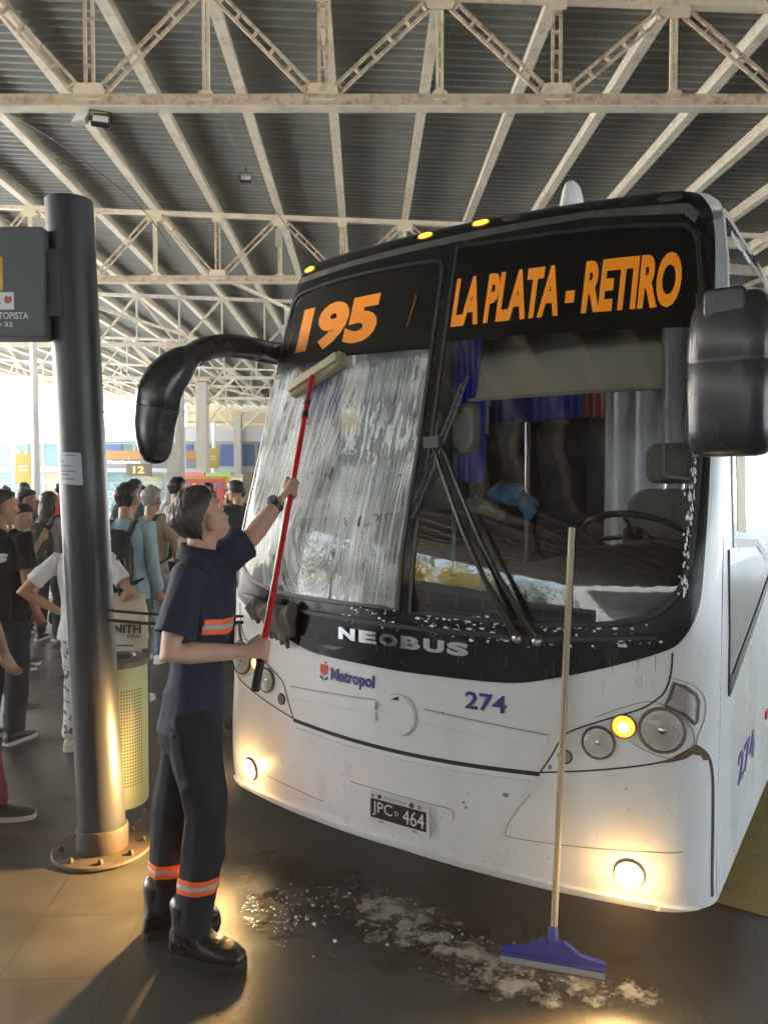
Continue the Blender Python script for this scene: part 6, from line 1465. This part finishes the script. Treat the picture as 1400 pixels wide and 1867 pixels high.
# things carried
def backpack(loc, az, col, lab, s=1.0, strap=True):
    r = empty('backpack', loc, -radians(az), lab, 'backpack', 'backpacks worn in the crowd'); m = cloth('pack %.2f %.2f %.2f' % col, col, .75, var=.2)
    mb = MB(); oval(mb, [(V((0, -.20, -.22)) * s, V((.13, 0, 0)) * s, V((0, .065, 0)) * s), (V((0, -.215, -.1)) * s, V((.155, 0, 0)) * s, V((0, .09, 0)) * s), (V((0, -.21, .08)) * s, V((.150, 0, 0)) * s, V((0, .085, 0)) * s), (V((0, -.19, .20)) * s, V((.10, 0, 0)) * s, V((0, .055, 0)) * s)], 20)
    fin('bag', remesh(mb, .014, 3, .006, 9, 3), m, r)
    mb = MB(); limb(mb, [V((-.09, -.29, -.2)) * s, V((0, -.30, -.19)) * s, V((.09, -.29, -.2)) * s], [.05 * s] * 3); fin('front_pocket', remesh(mb, .014, 3), m, r)
    MB().tube([V((.0, -.262, .16)) * s, V((.09, -.262, .10)) * s, V((.12, -.27, -.05)) * s], .004, 5).build('zip', M('zip grey', (.3, .3, .3), .4), r)
    for sg in (1, -1):
        mb = MB(); limb(mb, [V((sg * .09, -.15, .17)) * s, V((sg * .105, -.09, .275)) * s, V((sg * .115, .01, .285)) * s, V((sg * .13, .105, .19)) * s, V((sg * .15, .125, .0)) * s, V((sg * .16, .06, -.14)) * s, V((sg * .12, -.14, -.2)) * s], [(.030 * s, .012 * s)] * 7, 8, (1, 0, 0)); fin('shoulder_strap', remesh(mb, .010, 2), m, r)
    return r
backpack((-2.03, 6.05, 1.17), 8, (.014, .016, .018), 'black backpack on the man in light blue shirt')
backpack((-2.26, 7.45, 1.16), 14, (.03, .027, .03), 'dark backpack on the grey haired man in tan tee')
backpack((-3.72, 8.5, 1.06), 5, (.045, .05, .03), 'olive backpack on the long haired woman', 1.15)
TB = empty('tote_bag', (-1.66, 4.93, .86), -.1, 'cream canvas tote bag with black print hanging from the white haired woman', 'bag')
cnv = cloth('cream canvas', (.50, .45, .35), .85, var=.1, vs=6)
mb = MB(); oval(mb, [(V((0, 0, -.19)), V((.14, 0, 0)), V((0, .045, 0))), (V((0, 0, 0)), V((.145, 0, 0)), V((0, .05, 0))), (V((0, 0, .17)), V((.125, 0, 0)), V((0, .02, 0)))], 20); fin('bag', remesh(mb, .012, 2, .008, 8, 2), cnv, TB)
for x in (-.04, .05): MB().tube([(x, -.015, .16), (x - .01, -.03, .30), (x - .03, .02, .41)], .008, 6).build('handle', rubber, TB)
tsf = planesurf((0, -.062, 0), (1, 0, 0), (0, 0, 1), V((0, -1, 0)))
mapped('print', text_bm('ENITH', (-.10, -.07, .12, -.015), 0, .03), tsf, rubber, TB, 0, .002); mapped('print', text_bm('ERS', (.03, -.10, .11, -.08), 0, 0), tsf, rubber, TB, 0, .002); mapped('print', flat([(-.07, -.155), (.07, -.155), (.07, -.147), (-.07, -.147)]), tsf, rubber, TB, 0, .002)
# lettering on the back of the black tee, laid on the cloth
bmx = text_bm('ls', (.030, 1.225, .135, 1.310), .2, .05)
dg = bpy.context.evaluated_depsgraph_get()
def back(x, z):
    ok, p, n, i = sb_.ray_cast(V((x, -1, z)), V((0, 1, 0))); return (p, V((0, -1, 0))) if ok else (V((x, -.13, z)), V((0, -1, 0)))
bpy.context.view_layer.update()
mapped('back_print', bmx, back, M('grey white print', (.70, .70, .72), .7), man, .006, .003, (frange(-.1, .16, .015), frange(1.2, 1.35, .015)))
bg_ = empty('duffel_bag', (-3.72, 9.3, 0), .3, 'black duffel bag with white stripes on the floor behind the left crowd', 'bag')
mb = MB(); oval(mb, [(V((-.28, 0, .16)), V((0, .13, 0)), V((0, 0, .13))), (V((0, 0, .18)), V((0, .15, 0)), V((0, 0, .16))), (V((.28, 0, .16)), V((0, .13, 0)), V((0, 0, .13)))]); fin('bag', remesh(mb, .015, 3, .01, 8, 3), cloth('black nylon', (.012, .012, .014), .6), bg_)
for i in range(5): MB().bar((-.16 + .07 * i, -.162, .08), (-.10 + .07 * i, -.165, .26), .018, .012).build('stripe', wl, bg_)
MB().tube([(-.15, 0, .32), (-.08, 0, .42), (.08, 0, .42), (.15, 0, .32)], .012, 6).build('handle', rubber, bg_)

# ================================================================ ADDED HAZE, stands in for lens glare
hm = bpy.data.materials.new('lens glare veil'); hm.use_nodes = True; nt = hm.node_tree
for n in list(nt.nodes):
    if n.type == 'BSDF_PRINCIPLED': nt.nodes.remove(n)
vol = nt.nodes.new('ShaderNodeVolumePrincipled'); vol.inputs['Color'].default_value = (.95, .97, 1, 1); vol.inputs['Density'].default_value = .0022; vol.inputs['Anisotropy'].default_value = .2
nt.links.new(vol.outputs[0], nt.nodes['Material Output'].inputs['Volume'])
hz = MB().box((0, 150, 5.5), (1210, 1510, 14)).build('glare_haze', hm); hz['kind'] = 'stuff'  # box of thin fog added to veil the far end like lens glare
